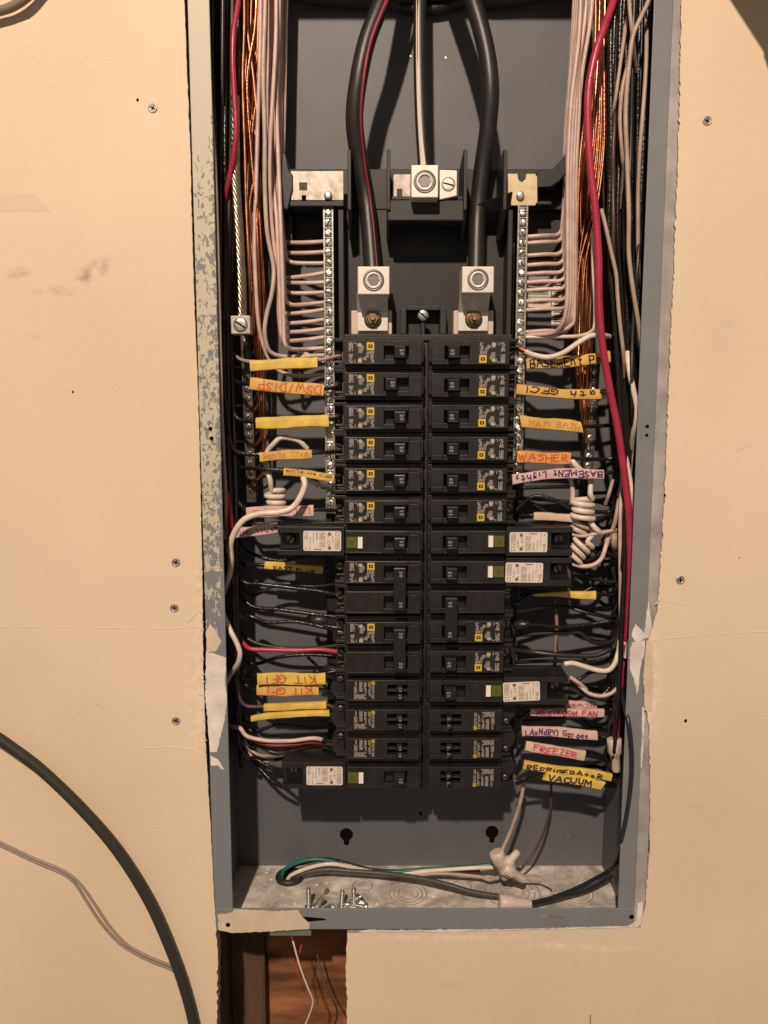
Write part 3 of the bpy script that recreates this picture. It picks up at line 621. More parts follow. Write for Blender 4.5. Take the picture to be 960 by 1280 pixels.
# ------------------------------------------------------------------ breakers
def strokes_mb(b, text, cx, cz, y, h, ang, wd):
    sts, tw = strokes(text); ca, sa = math.cos(ang), math.sin(ang)
    def f(u, v): x = (u - tw * h * .5); z = (v - h * .5); return (cx + x * ca - z * sa, y, cz + x * sa + z * ca)
    ribbons(b, [[(a * h, c * h) for a, c in st] for st in sts], f, wd)
def body_mb(tandem=False, afci=False):
    b = MB(); X0 = -66
    b.box(X0, -1, 9, 58, -12.3, 12.3)
    xs0, xs1 = (-33, -13) if not tandem else (-30, -13)
    b.box(X0 + 1.5, xs0, 0, 9.3, -9.2, 9.2); b.box(xs1, -3, 0, 9.3, -9.2, 9.2)
    b.box(xs0, xs1, 0.02, 9.3, 5.3, 9.2); b.box(xs0, xs1, 0.02, 9.3, -9.2, -5.3)
    if tandem: b.box(xs0, xs1, .5, 9.3, -.8, .8)
    b.box(-12, -5, -.35, .2, 5.6, 6.0); b.box(-3, -1, 4, 9.3, -7, 7)
    b.box(-64, -34, -.3, .1, -9.0, -8.4); b.box(-64, -14, -.3, .1, 8.6, 9.0)
    if afci:
        b.box(-120, X0 - .02, 26.5, 33, -12.3, 12.3); b.box(-102, X0 + .5, 1.5, 27.1, -11.8, 11.8)
        b.box(-120, -101.98, 1.5, 27.1, 7, 11.8); b.box(-120, -101.98, 2.0, 27.1, -11.8, -8); b.box(-120, -102, 18, 27.1, -8, 7)
        b.box(-118, -102.5, 1.2, 3, -8.6, -7.8)
    else:
        b.box(-75, X0 - .02, 32, 58, -12.3, 12.3); b.box(-74, X0 + .2, 12, 32.1, 9.6, 12.2); b.box(-74, X0 + .2, 12, 32.1, -12.2, -9.6)
        b.box(-70, X0 + .2, 14, 32.1, -9.7, -7.8)
    return b
rl = random.Random(3)
def label_single():
    b = MB(); u = .655
    def R(x0, y0, x1, y1, pitch=.72): dashes(b, -61 + x0 * u, -61 + x1 * u, 8 - y1 * u * .98, 8 - y0 * u * .98, -.06, pitch, .62, rl)
    for q in ((0, 0, 5.5, 11), (0, 14, 5.5, 25), (7, 0, 9.5, 2.5), (10, 1, 17, 6), (12, 6, 16, 13), (16.5, 4, 18.5, 11), (7, 21, 9, 25), (11, 18.5, 17, 25), (17.5, 18, 21.5, 22), (20, 14, 25, 19), (22, 10, 31, 14.5), (26.5, 15, 30.5, 25)): R(*q)
    for (cx, cy, r) in ((13.5, 3.2, 2.3), (13.5, 22, 2.5)):
        c = (-61 + cx * u, 8 - cy * u); n = 14
        b.add([(c[0] + r * u * math.cos(2 * math.pi * k / n), -.09, c[1] + r * u * math.sin(2 * math.pi * k / n)) for k in range(n)], [tuple(range(n))])
    return b
def label_tandem():
    b = MB()
    for q in ((-58, -47.5, -7.5, -3.0), (-58, -55, -2.4, 3.5), (-53.5, -50.5, -1, 8), (-57, -55.5, 4, 8), (-49.5, -47, -2.4, 7.5), (-46, -43.5, -5, 6), (-43, -40.5, -7, 4.5)): dashes(b, q[0], q[1], q[2], q[3], -.06, .7, .62, rl)
    return b
def logo_mb(x0, x1, z0, z1):
    b = MB(); b.add([(x0, -.05, z0), (x1, -.05, z0), (x1, -.05, z1), (x0, -.05, z1)], [(0, 1, 2, 3)]); b.cur = 1
    w_ = x1 - x0; c = ((x0 + x1) / 2, (z0 + z1) / 2); h_ = w_ * .22
    for (a, d, e, f) in ((c[0] - h_ * 1.25, c[0] + h_ * 1.25, c[1] - h_, c[1] + h_),): b.add([(a, -.08, e), (d, -.08, e), (d, -.08, f), (a, -.08, f)], [(0, 1, 2, 3)])
    b.cur = 0; k = h_ * .45; b.add([(c[0] - k, -.1, c[1] - k), (c[0] + k, -.1, c[1] - k), (c[0] + k, -.1, c[1] + k), (c[0] - k, -.1, c[1] + k)], [(0, 1, 2, 3)])
    return b
def afci_sticker():
    b = MB(); x0, x1, z0, z1, r = -99, -68, -8, 8.6, 1.4; pts = []
    for (cx, cz, a0) in ((x1 - r, z1 - r, 0), (x0 + r, z1 - r, 90), (x0 + r, z0 + r, 180), (x1 - r, z0 + r, 270)):
        for k in range(4): a = math.radians(a0 + k * 30); pts.append((cx + r * math.cos(a), cz + r * math.sin(a)))
    b.prism(pts, 1.3, 1.6); b.cur = 1
    y = 1.24
    def D(a, c, d, e, p=.8, f=.5): dashes(b, a, c, d, e, y, p, f, rl)
    D(-97.8, -95.5, 1.5, 7.8, .9); D(-97.8, -95.8, -7, -4.5, .9); D(-93.5, -92.4, -3, 6.5, .9); D(-91.0, -89.8, -1.5, 7.5, 1.0)
    D(-88.5, -86.8, 0, 7.5, .85); D(-85.5, -80.5, -5, 7.6, .8); D(-79, -77.6, 3, 7, .8); D(-79.3, -77.3, -6.5, 1, .8); D(-75.5, -74, -2, 5, .8); D(-73, -68.9, -7, 3.5, .85)
    D(-94, -93, -7, -3.6, .9); b.add([(-90.5, y, -7), (-84, y, -7), (-84, y, -6.3), (-90.5, y, -6.3)], [(0, 1, 2, 3)])
    for (cx, cz, r) in ((-77.5, 6, 1.5), (-77.5, -5.6, 1.5)):
        n = 12; b.add([(cx + r * math.cos(2 * math.pi * k / n), y - .03, cz + r * math.sin(2 * math.pi * k / n)) for k in range(n)], [tuple(range(n))])
    for (a, c, d, e) in ((-72.6, -69.4, 4.4, 4.8), (-72.6, -69.4, 7.2, 7.6), (-72.6, -72.2, 4.4, 7.6), (-69.8, -69.4, 4.4, 7.6)): b.add([(a, y, d), (c, y, d), (c, y, e), (a, y, e)], [(0, 1, 2, 3)])
    return b
ME = {}
ME['body'] = body_mb().mesh('body', M['plastic']); ME['tbody'] = body_mb(True).mesh('body', M['plastic']); ME['abody'] = body_mb(False, True).mesh('body', M['plastic'])
ME['label'] = label_single().mesh('printed_label', M['ink']); ME['tlabel'] = label_tandem().mesh('printed_label', M['ink'])
ME['logo'] = logo_mb(-46.6, -40.6, 1.9, 8.0).mesh('yellow_square_logo', [M['logo'], M['slot']])
b = MB(); b.add([(-43.4, -.05, 5), (-40.5, -.05, 5), (-40.5, -.05, 8.3), (-43.4, -.05, 8.3)], [(0, 1, 2, 3)]); b.add([(-46.4, -.05, 6.6), (-44, -.05, 6.6), (-44, -.05, 7.4), (-46.4, -.05, 7.4)], [(0, 1, 2, 3)]); ME['tlogo'] = b.mesh('mustard_logo', M['logodim'])
ME['sticker'] = afci_sticker().mesh('sticker', [M['sticker'], M['stickerink']])
b = MB(); b.frus((-63.6, -54.6, -5.4, 4.2, .2), (-63.2, -55.0, -5.0, 3.8, -1.2)); b.cur = 1
b.box(-60.6, -58.0, -1.24, -1.1, -2.2, 1.2); b.cur = 0; b.box(-59.9, -58.7, -1.3, -1.2, -1.6, .6); ME['olive'] = b.mesh('test_button', [M['olive'], mat('olive_line', (.05, .065, .015), .5)])
b = MB(); b.frus((-54.4, -50.2, -5.4, 4.2, .2), (-54.2, -50.4, -5.1, 3.9, -1.5)); ME['white'] = b.mesh('white_tab', M['whitebtn'])
def handle_mb(x0, x1, z0, z1, top=-7.0):
    b = MB(); s_ = 1.0; b.frus((x0, x1, z0, z1, 8), (x0 + s_, x1 - s_ * 1.4, z0 + .5, z1 - .5, top)); b.box(x0 + 1.2, x1 - 2, top - .5, top + .3, z1 - 1.5, z1 - .8); return b
ME['handle'] = handle_mb(-25.5, -14.2, -5, 5).mesh('toggle', M['handle'])
ME['thandle'] = handle_mb(-23, -16.5, 1.0, 5.1, -6).mesh('toggle', M['handle']); ME['thandle2'] = handle_mb(-23, -16.5, -5.1, -1.0, -6).mesh('toggle', M['handle'])
for k_ in ('20', '15', '30', '50'):
    b = MB(); strokes_mb(b, k_, 0, 0, 0, 2.6, -math.pi / 2, .34); ME['n' + k_] = b.mesh('rating_digits', M['inkdim'])
ME['tscrew'] = screw_mb(4.0, 2.0).mesh('terminal_screw', [M['dullscrew'], M['slot']])
ME['tclip'] = (lambda b: (b.box(-4, 3, 0, 2, -6.5, -5.3), b.box(2, 3, -1, 2, -5.5, 2), b)[-1])(MB()).mesh('terminal_clip', M['dullscrew'])
BZ = [125.7 - 25.4 * i for i in range(15)]
def part(me, name, root, loc=(0, 0, 0), rot=None, bevel=0, label=None):
    o = link(name, ME[me] if isinstance(me, str) else me, root, bevel, loc, label=label)
    if rot: o.rotation_euler = rot
    return o
def breaker(side, row, kind, num='20', off=False, label='', tilt=0):
    sx = 1 if side == 'L' else -1
    root = empty('circuit_breaker', (34 - sx * 1.2, 15 + random.uniform(-.8, .8), BZ[row] + random.uniform(-.45, .45)), label, 'circuit breaker', 'circuit breakers in two columns')
    root.rotation_euler = (0, (0 if side == 'L' else math.pi) + random.gauss(0, .0055), 0)
    rows = [0] if kind != 'double' else ([0, -25.4])
    for i, dz in enumerate(rows):
        part({'single': 'body', 'double': 'body', 'tandem': 'tbody', 'afci': 'abody'}[kind], 'body', root, (0, 0, dz), bevel=.45)
        if kind in ('single', 'double'):
            if i == 0: part('label', 'printed_label', root, (random.uniform(-.3, .3), 0, 0)); part('logo', 'yellow_square_logo', root)
            part('tscrew', 'terminal_screw', root, (-70.2, 28, dz), (0, random.uniform(0, 3), 0)); part('tclip', 'terminal_clip', root, (-69, 20, dz))
        if kind == 'tandem':
            part('tlabel', 'printed_label', root); part('tlogo', 'mustard_logo', root)
            part('tscrew', 'terminal_screw', root, (-70, 13, 6), (0, random.uniform(0, 3), 0)).scale = (.62,) * 3
            b = MB(); b.prism([(-76, -11), (-67, -9), (-66, 9), (-71, 9.5), (-77, 3), (-79, -3)], 15, 32)
            part(b.mesh('terminal_cover', M['plastic']), 'terminal_cover', root, bevel=.8)
        if kind == 'afci':
            o = part('sticker', 'sticker', root, (1 if tilt else 0, -.3 if tilt else 0, 0)); o.rotation_euler = (0, tilt, 0)
            if tilt: o.location = (math.cos(tilt) * 0 + .003, -.0003, -.0835 * math.sin(tilt) * 1.0)
            part('olive', 'test_button', root); part('white', 'white_tab', root)
            part('tscrew', 'terminal_screw', root, (-111, 16.5, -.5), (0, random.uniform(0, 3), 0))
    if kind in ('single', 'afci'):
        dx = -7.2 if off else 0
        h = part('handle', 'toggle', root, (dx, 0, 0), bevel=.5)
        part('n' + num, 'rating_digits', h, (-18.6, -7.12, 0))
    elif kind == 'double':
        b = MB(); b.frus((-25.5, -14.2, -5, 5, 8), (-24.5, -15.4, -4.5, 4.7, -6)); b.frus((-25.5, -14.2, -30.4, -20.4, 8), (-24.5, -15.4, -30.0, -20.8, -6)); b.box(-25, -15, -8.6, -5, -30.6, 5.2)
        h = part(b.mesh('tied_toggle', M['bluehandle'] if side == 'R' else M['handle']), 'tied_toggle', root, bevel=.6)
        for dz in rows: part('n' + num, 'rating_digits', h, (-19.0, -8.72, dz))
    else:
        for k_, z in (('thandle', 3.0), ('thandle2', -3.0)):
            h = part(k_, 'toggle', root, bevel=.35); part('n' + num, 'rating_digits', h, (-19.2, -6.1, z)).scale = (.8,) * 3
    return root
side_n = {'L': 'left', 'R': 'right'}
for side in 'LR':
    for i in range(6):
        extra = {0: 'top black single breaker of the %s column, just under the main lugs', 1: 'second breaker down the %s column' + (', its toggle switched away from the centre' if side == 'L' else ', yellow square logo low on it'),
                 2: 'third breaker down the %s column, black with grey print', 3: 'fourth breaker down the %s column, black with grey print', 4: 'fifth breaker down the %s column, black with grey print', 5: 'sixth breaker down the %s column, right above a long breaker with white sticker'}[i]
        breaker(side, i, 'single', '15' if i == 5 else '20', off=(side == 'L' and i == 1), label=extra % side_n[side])
breaker('L', 6, 'afci', '15', label='long black breaker in the left column with cream sticker and olive button, upper one')
breaker('L', 7, 'double', '30', label='double breaker with tied toggles just below the upper long breaker, left column')
breaker('L', 9, 'double', '50', label='lower double breaker with tied toggles in the left column, by the red wire')
for i, r_ in enumerate((11, 12, 13)):
    breaker('L', r_, 'tandem', '20', label='%s of the three twin-toggle breakers low in the left column' % ('upper', 'middle', 'lowest')[i])
breaker('L', 14, 'afci', '15', label='long black breaker with cream sticker at the very bottom of the left column')
breaker('R', 6, 'afci', '15', label='topmost long breaker of the right column with straight cream sticker and olive button')
breaker('R', 7, 'afci', '15', label='second long breaker of the right column, sticker touching its olive button', tilt=.012)
breaker('R', 9, 'double', '30', label='double breaker with tied blue-black toggles in the right column')
breaker('R', 10, 'single', '20', label='lone single breaker under the double breaker of the right column')
breaker('R', 11, 'afci', '15', label='lowest long breaker of the right column, its cream sticker stuck on crooked', tilt=-.05)
for i, r_ in enumerate((12, 13, 14)):
    breaker('R', r_, 'tandem', '15', label='%s of the three twin-toggle breakers low in the right column' % ('upper', 'middle', 'lowest')[i])
print('breakers done', len(bpy.data.objects))

# ------------------------------------------------------------------ feeders
FG = 'heavy feeder cables'
M['stripewhite'] = mat('matte_white_stripe', (0.66, 0.59, 0.53), .75, spec=.2)
def cable(pp, r, label, stripe=None, smat=None, sr=None):
    pts = spline([V(*p) for p in pp], 9); t = empty('feeder_cable', pts[-1], label, 'cable', FG)
    off = pts[-1].copy(); b = MB().tube([p - off for p in pts], r, 18); b.build('jacket', M['feeder'], t)
    if stripe:
        sp = spline([V(*p) for p in stripe], 9)
        MB().tube([p - off for p in sp], sr[0], 8, radii=[sr[0] + (sr[1] - sr[0]) * i / (len(sp) - 1) for i in range(len(sp))]).build('tracer_stripe', M[smat], t)
    return t
cable([(500, -70, 50), (478, 0, 34), (459, 50, 28), (448, 100, 26), (443, 150, 30), (449, 200, 38), (458, 250, 42), (463, 300, 36), (466, 340, 30)], 7.0,
      'thick black feeder cable with a red stripe, going into the left main lug', [(512, -60, 43.5), (484, 0, 27.5), (464, 50, 21.9), (454.5, 100, 20), (451, 150, 23.8), (455.5, 200, 31.8), (463, 250, 35.8), (468.5, 300, 29.9), (471.5, 336, 23.9)], 'darkred2', (2.0, .5))
cable([(560, -70, 50), (590, 0, 36), (607, 60, 30), (613, 110, 28), (610, 160, 32), (603, 210, 38), (597, 270, 40), (595, 340, 30)], 6.9, 'thick black feeder cable without stripe, bending into the right main lug')
cable([(526, -70, 50), (525, 0, 40), (525, 80, 32), (527, 150, 28), (531, 215, 22)], 5.2, 'black neutral feeder cable with a broad white stripe, entering the top middle lug', [(524, -60, 47.6), (523.5, 0, 37.6), (523.5, 80, 29.6), (525.5, 150, 25.6), (529.5, 208, 19.6)], 'stripewhite', (2.9, 2.9))
# dark sheathed cables crossing the box head
for i, (pts_) in enumerate(([(340, -20, 80), (400, -2, 86), (470, 3, 88), (560, -4, 88), (620, 2, 86), (720, -18, 80)], [(345, -34, 84), (430, -10, 86), (520, -14, 86), (600, -12, 86), (720, -30, 84)], [(420, -34, 88), (500, 8, 89), (560, 8, 89), (640, -24, 88)])):
    wire(pts_, 4.6, 'blk2', 'dark sheathed cable lying across the head of the box, %s' % ('lowest in the middle', 'upper one', 'short sagging one')[i], 'sheathed_cable', 'cable', 'cables across the box head', 10)

# ------------------------------------------------------------------ tags
def tape(p0, p1, h, m, Y, label, text=None, ink=None, flip=False, bend=0.0, T=2.0, size=.62, u0=.06, u1=.94, skew=0.0, Y1=None, pen=.42, jit=.11, grp='wire marker tapes', fold=True, taper=(1, 1), vshift=0):
    A = V(*p0, Y); B = V(*p1, Y if Y1 is None else Y1); L = (B - A).length; ax = (B - A).normalized()
    up = Vector((-ax.z, 0, ax.x)).normalized(); fr = ax.cross(up); fr = -fr if fr.y > 0 else fr      # fr points to the viewer
    H = h * .5 * .655; N = 14; ph = random.uniform(0, 6); org = (A + B) / 2
    def cen(s): return A + (B - A) * s + up * (bend * 4 * s * (1 - s)) + fr * (.9 * math.sin(s * 5 + ph)) + up * (.35 * math.sin(s * 7 + 2 * ph)) - org
    def hh(s): return H * (taper[0] + (taper[1] - taper[0]) * s) * (1 + (.05 * math.sin(s * 9 + ph) + .03 * math.sin(s * 23 + ph)))
    prof = [(-1, -.5), (-1, .35), (-.86, .9), (-.4, 1), (.4, 1), (.86, .9), (1, .35), (1, -.5), (.8, -.9), (-.8, -.9)]
    b = MB(); vs = []
    for i in range(N + 1):
        s = i / N
        for w_, d_ in prof: vs.append(cen(s) + up * (w_ * hh(s)) + fr * (d_ * T) + ax * (w_ * skew * H * (1 if i == 0 or i == N else .0)))
    n = len(prof)
    b.add(vs, [(i * n + k, i * n + (k + 1) % n, (i + 1) * n + (k + 1) % n, (i + 1) * n + k) for i in range(N) for k in range(n)])
    b.add(vs[:n], [tuple(range(n))]); b.add(vs[-n:], [tuple(reversed(range(n)))])
    o = b.build('wire_tag', M[m], None, loc=org, label=label, cat='wire tag', group=grp)
    bmv = bmesh.new(); bmv.from_mesh(o.data); bmesh.ops.remove_doubles(bmv, verts=bmv.verts[:], dist=1e-6); bmesh.ops.recalc_face_normals(bmv, faces=bmv.faces[:]); bmv.to_mesh(o.data); bmv.free()
    if text:
        sts, tw = strokes(text, jit); hgt = 2 * H * size; span = (u1 - u0) * L; k = span / tw
        def f(u, v):
            s = u / L; q = (v - hgt / 2 + vshift); s = min(max(s, .01), .99)
            if flip: s = 1 - s; q = -q
            edge = abs(q) / hh(s); dep = 1.0 if edge < .45 else (1 - .1 * (edge - .45) / .4 if edge < .86 else .9)
            i = min(int(s * N), N - 1); t_ = s * N - i; c = cen(i / N).lerp(cen((i + 1) / N), t_); hs = hh(i / N) * (1 - t_) + hh((i + 1) / N) * t_
            q = max(-hs * .93, min(hs * .93, q))
            return c + up * q + fr * (dep * T + .16)
        b = MB(); ribbons(b, [[(u0 * L + a * k, c * hgt) for a, c in st] for st in sts], f, pen, .7)
        b.build('handwriting', M[ink], o)
    return o
tape((313, 457), (397, 453), 13.5, 'yel', 32, 'blank yellow tape tag, topmost on the left side')
tape((313, 480), (405, 488.5), 15, 'oyel', 30, 'yellow tape tag with orange scrawl, second from the top on the left', 'DSW/DISP', 'ired', True, size=.66, pen=.5, u0=.04, u1=.9)
tape((320, 529), (411, 526), 15, 'yel', 32, 'wide blank yellow tape tag, third from the top on the left')
tape((325, 571), (390, 567), 12, 'oyel', 32, 'short orange-yellow tag with faded brown scrawl, left side above the coiled white wire', 'WALL PLUGS', 'ibrn', True, size=.5, pen=.3)
tape((355, 589), (418, 597.5), 9.5, 'oyel', 27, 'narrow yellow tag tilted down to the right with dark marks along its top edge', 'BED RM PLUG', 'iblk', True, size=.3, pen=.22, T=2.3, vshift=-1.2)
tape((308, 640.5), (392, 638), 14, 'pnk', 34, 'pinkish white tag crossed by the thick white wire, left side', 'LIGHTS', 'ipnk', True, size=.6, pen=.4)
tape((280, 668), (348, 660), 13, 'pnk', 36, 'pinkish white tag with purple scrawl ending at the long left breaker', 'BATH LIGHTS', 'ipur', True, size=.4, pen=.3, u0=.0, u1=.8)
tape((331, 706), (404, 712), 10, 'yel', 50, 'shadowed mustard tag with black letters low on it, below the upper long left breaker', 'EAST PLUG', 'iblk', False, size=.4, pen=.4, u0=.16, u1=.85, vshift=-1.6)
tape((321, 863.5), (398.5, 862), 14, 'oyel', 30, 'lower one of two stacked yellow tags with upside-down red KIT GFI', 'KIT GFI', 'ired', True, size=.66, pen=.55, u0=.12, u1=.84)
tape((322, 849), (407, 848), 15.5, 'yel', 26, 'upper one of two stacked yellow tags with upside-down red KIT GFI', 'KIT GFI', 'ired', True, size=.68, pen=.6, u0=.15, u1=.88)
tape((330, 884), (408, 880.5), 9, 'yel', 34, 'upper one of two slim rolled yellow tags, lower left', T=2.6)
tape((314, 899), (412, 891.5), 7.5, 'yel', 32, 'lower curved one of two slim rolled yellow tags, lower left', T=2.4, bend=2.2)
# right
tape((658, 455.5), (762, 446.5), 14, 'oyel', 36, 'yellow tag reading BASEMENT in dark handwriting, behind the red cable', 'BASEmEnt Pot', 'iblk', False, size=.72, pen=.62, u0=.04, u1=.97, bend=-.6)
tape((645, 487), (757, 493.5), 12.5, 'oyel', 34, 'yellow tag with upside-down bath GFCI, running behind the red cable', 'bath GFCI', 'iblk', True, size=.56, pen=.58, u0=.0, u1=.9, vshift=-.8, bend=-1)
tape((650, 526.5), (727, 534), 14.5, 'oyel', 30, 'slant-ended orange-yellow tag with faded MAIN BATH, right side', 'MAIN BATH', 'ibrn', False, size=.46, pen=.26, u0=.14, u1=.96, skew=-.35)
tape((646, 571), (713, 573.5), 14.5, 'ora', 30, 'orange tag with bold red capitals, fourth from the top on the right', 'WASHER', 'ired', False, size=.6, pen=.62, u0=.03, u1=.95)
tape((640, 599), (754, 592.5), 12.5, 'pnk', 30, 'long pinkish white tag with upside-down purple letters over the right coil', 'BASEMENt Lights', 'ipur', True, size=.58, pen=.55, u0=.02, u1=.98, bend=2.0)
tape((667, 645), (722, 647.5), 10, 'crm', 36, 'blank cream tag beside the white coil, above the upper long right breaker', T=2.8)
tape((666, 743), (744, 743.5), 12, 'yel', 40, 'wedge-shaped blank yellow tag below the second long right breaker', taper=(.25, 1))
tape((650, 884), (712, 881), 7, 'brn', 46, 'dusky brown tag end just under the lowest long right breaker')
tape((711, 880), (746, 881.5), 10, 'pnk', 44, 'short pink-white tag tucked above the magenta scrawled one', 'BATH', 'imag', False, size=.4, pen=.3, T=1.6)
tape((663, 889.5), (755, 891), 10.5, 'pnk', 36, 'white tag filled with dense magenta capitals, lower right', 'RESTROOM FAN', 'imag', False, size=.62, pen=.55, u0=.09, u1=.9)
tape((652, 913), (746, 918.5), 13, 'pnk', 32, 'white tag with purple words starting LAUNDRY, lower right', 'LAuNdRY) Garage', 'ipur', False, size=.6, pen=.5, u0=.05, u1=.88, skew=-.15)
tape((657, 932), (731, 944.5), 13, 'crm', 32, 'cream tag with pale red scrawl, tilted down, under the purple lettered one', 'FREEZER', 'ipnk', False, size=.6, pen=.75, u0=.14, u1=.86)
tape((654, 955), (764, 971.5), 11, 'yel', 34, 'long yellow tag with black scrawl, tilted down, lower right', 'REFRIGERAtoR', 'iblk', False, size=.55, pen=.6, u0=.04, u1=.9, vshift=-1.2)
tape((681, 968.5), (753, 981.5), 12, 'yel', 30, 'lowest yellow tag with bold black capitals VACUUM, slanted end', 'VACUUM', 'iblk', False, size=.66, pen=.7, u0=.06, u1=.82, skew=.4)

# ------------------------------------------------------------------ left side wires
rw = random.Random(11)
def lipx(y): return 258 + .0318 * y
LG = 'black wires down the left side'
targets = [  # (y at the bend, end x, end y, end depth, extra points, where it goes, material)
    (447, 430, 443, 44, [(313, 452, 32), (397, 450, 32)], 'the top left breaker, through the topmost blank yellow tag', 'tan'),
    (481, 430, 482, 44, [(313, 480, 30), (405, 486, 30)], 'the second left breaker, through the orange-scrawled tag', 'blk'),
    (528, 430, 523, 44, [(320, 527, 32), (411, 524, 32)], 'the third left breaker, through the wide blank yellow tag', 'blk'),
    (568, 430, 563, 44, [(325, 568, 32), (390, 566, 32)], 'the fourth left breaker, through the short orange-yellow tag', 'blk'),
    (586, 430, 600, 44, [(322, 586, 30), (355, 588, 27), (418, 596, 27)], 'the fifth left breaker, through the narrow tilted tag', 'blk'),
    (637, 430, 638, 44, [(308, 639, 34), (392, 637, 34)], 'the sixth left breaker, through the pinkish tag', 'blk'),
    (668, 362, 668, 34, [(300, 666, 36), (346, 661, 36)], 'the upper long left breaker', 'blk2'),
    (708, 430, 716, 44, [(325, 706, 50), (404, 711, 50)], 'the double breaker through the shadowed mustard tag', 'blk'),
    (731, 432, 746, 44, [(325, 730, 44), (375, 736, 42), (400, 739, 40)], 'the upper left double breaker, arching over grey steel', 'blk'),
    (776, 432, 792, 44, [(312, 770, 50), (335, 778, 46), (368, 777, 44), (400, 783, 44)], 'the lower left double breaker in a shallow wave', 'blk'),
    (846, 432, 858, 38, [(322, 845, 26), (408, 845, 26)], 'the upper twin-toggle left breaker through the upper KIT GFI tag', 'blk'),
    (862, 432, 871, 38, [(321, 862, 30), (400, 862, 30)], 'the upper twin-toggle left breaker through the lower KIT GFI tag', 'blk'),
    (885, 432, 895, 38, [(330, 883, 34), (408, 881, 34)], 'the middle twin-toggle left breaker through the upper slim tag', 'brn'),
    (903, 432, 908, 38, [(314, 899, 32), (360, 893, 33), (412, 892, 32)], 'the middle twin-toggle left breaker through the curved slim tag', 'blk'),
    (936, 432, 932, 38, [(318, 930, 44), (345, 941, 40), (372, 936, 38), (395, 930, 36)], 'the lowest twin-toggle left breaker, curving up from the bottom left', 'blk2'),
    (950, 362, 975, 40, [(318, 948, 56), (342, 962, 50)], 'the long breaker at the foot of the left column', 'blk'),
]
nt = len(targets)
for k, (yb, ex, ey, eY, mid, dest, mm) in enumerate(targets):
    f = k / (nt - 1); j = lambda a=1.6: rw.uniform(-a, a)
    D = 74 - 48 * ((k * 5) % nt) / nt
    x0 = 262 + 36 * f + j(3); xb = lipx(yb) + 12 + (k % 3) * 2
    pp = [(x0, -70, D), (x0 - 1 + j(), 70, D + j(3)), (264 + 30 * f + j(2), 190, D + j(3)), (267 + 22 * f + j(2), 320, D + j(3))]
    if yb > 480: pp += [(272 + 14 * f + j(2), 430, D + j(3))]
    if yb > 600: pp += [(280 + 10 * f + j(2), 560, D + j(3))]
    if yb > 760: pp += [(288 + 5 * f + j(2), 700, D + j(3))]
    mid = [(a_, b_, c_ + 2.6) for a_, b_, c_ in mid]
    pp += [(xb - 3, yb - 36, D), (xb, yb - 16, (D * 2 + mid[0][2]) / 3), (xb + 9, yb - 3, (D + mid[0][2]) / 2)] + mid + [(ex, ey, eY)]
    nm = {'tan': 'tan', 'brn': 'brown'}.get(mm, 'black')
    wire(pp, 1.75 if mm != 'tan' else 1.5, mm, f'{nm} wire into {dest}', group=LG)
for k in range(9):
    x0 = 261 + 4.6 * k; D = rw.uniform(28, 84); j = lambda a=2: rw.uniform(-a, a)
    wire([(x0, -70, D), (x0 + j(), 80, D), (263 + 3.6 * k + j(), 200, D + j()), (268 + 2.4 * k + j(), 330, D), (274 + 1.8 * k + j(), 470, D), (283 + 1.2 * k + j(), 600, D), (291 + .6 * k, 740, D), (296 + .5 * k, 900, D + 3), (302 + .8 * k, 960 - 8 * k, 88)],
         1.8, 'blk' if k % 3 else 'blk2', 'plain black wire in the shadowed bundle behind the left lip', group='plain black wires of the left bundle')
wire([(262, 100, 12), (264.5, 150, 10), (268, 200, 9), (271, 280, 9), (273, 360, 9), (275, 440, 9), (277, 520, 12), (281, 600, 20), (284, 690, 40)], 1.7, 'tan', 'tan wire running close along the painted left lip')
wire([(300, -60, 36), (298, 0, 30), (292, 40, 24), (291, 75, 22), (293, 120, 22), (295, 160, 22), (291, 200, 24), (284, 235, 30), (280, 265, 40), (278, 320, 56), (280, 420, 70), (284, 520, 60), (284, 600, 34), (289, 660, 30), (292, 740, 46), (296, 830, 70)], 2.1, 'red', 'red wire in front of the black bundle, upper left, vanishing behind it')
# stranded bare conductor into the ground lug
pts = spline([V(*p) for p in ((294, 120, 34), (294, 180, 31), (295, 230, 30), (299, 290, 30), (302, 350, 31), (303, 402, 32))], 14)
t = empty('stranded_conductor', pts[-1], 'thick twisted bare metal conductor going down into the left ground lug', 'cable')
L_ = [0]
for a, c in zip(pts, pts[1:]): L_.append(L_[-1] + (c - a).length)
for s_ in range(7):
    q = []
    for p, l in zip(pts, L_):
        a = 2 * math.pi * s_ / 7 + l * .17; q.append(p + Vector((math.cos(a), math.sin(a), 0)) * 2.5 - pts[-1])
    MB().tube(q, 1.25, 7).build('strand', M['alu'], t)
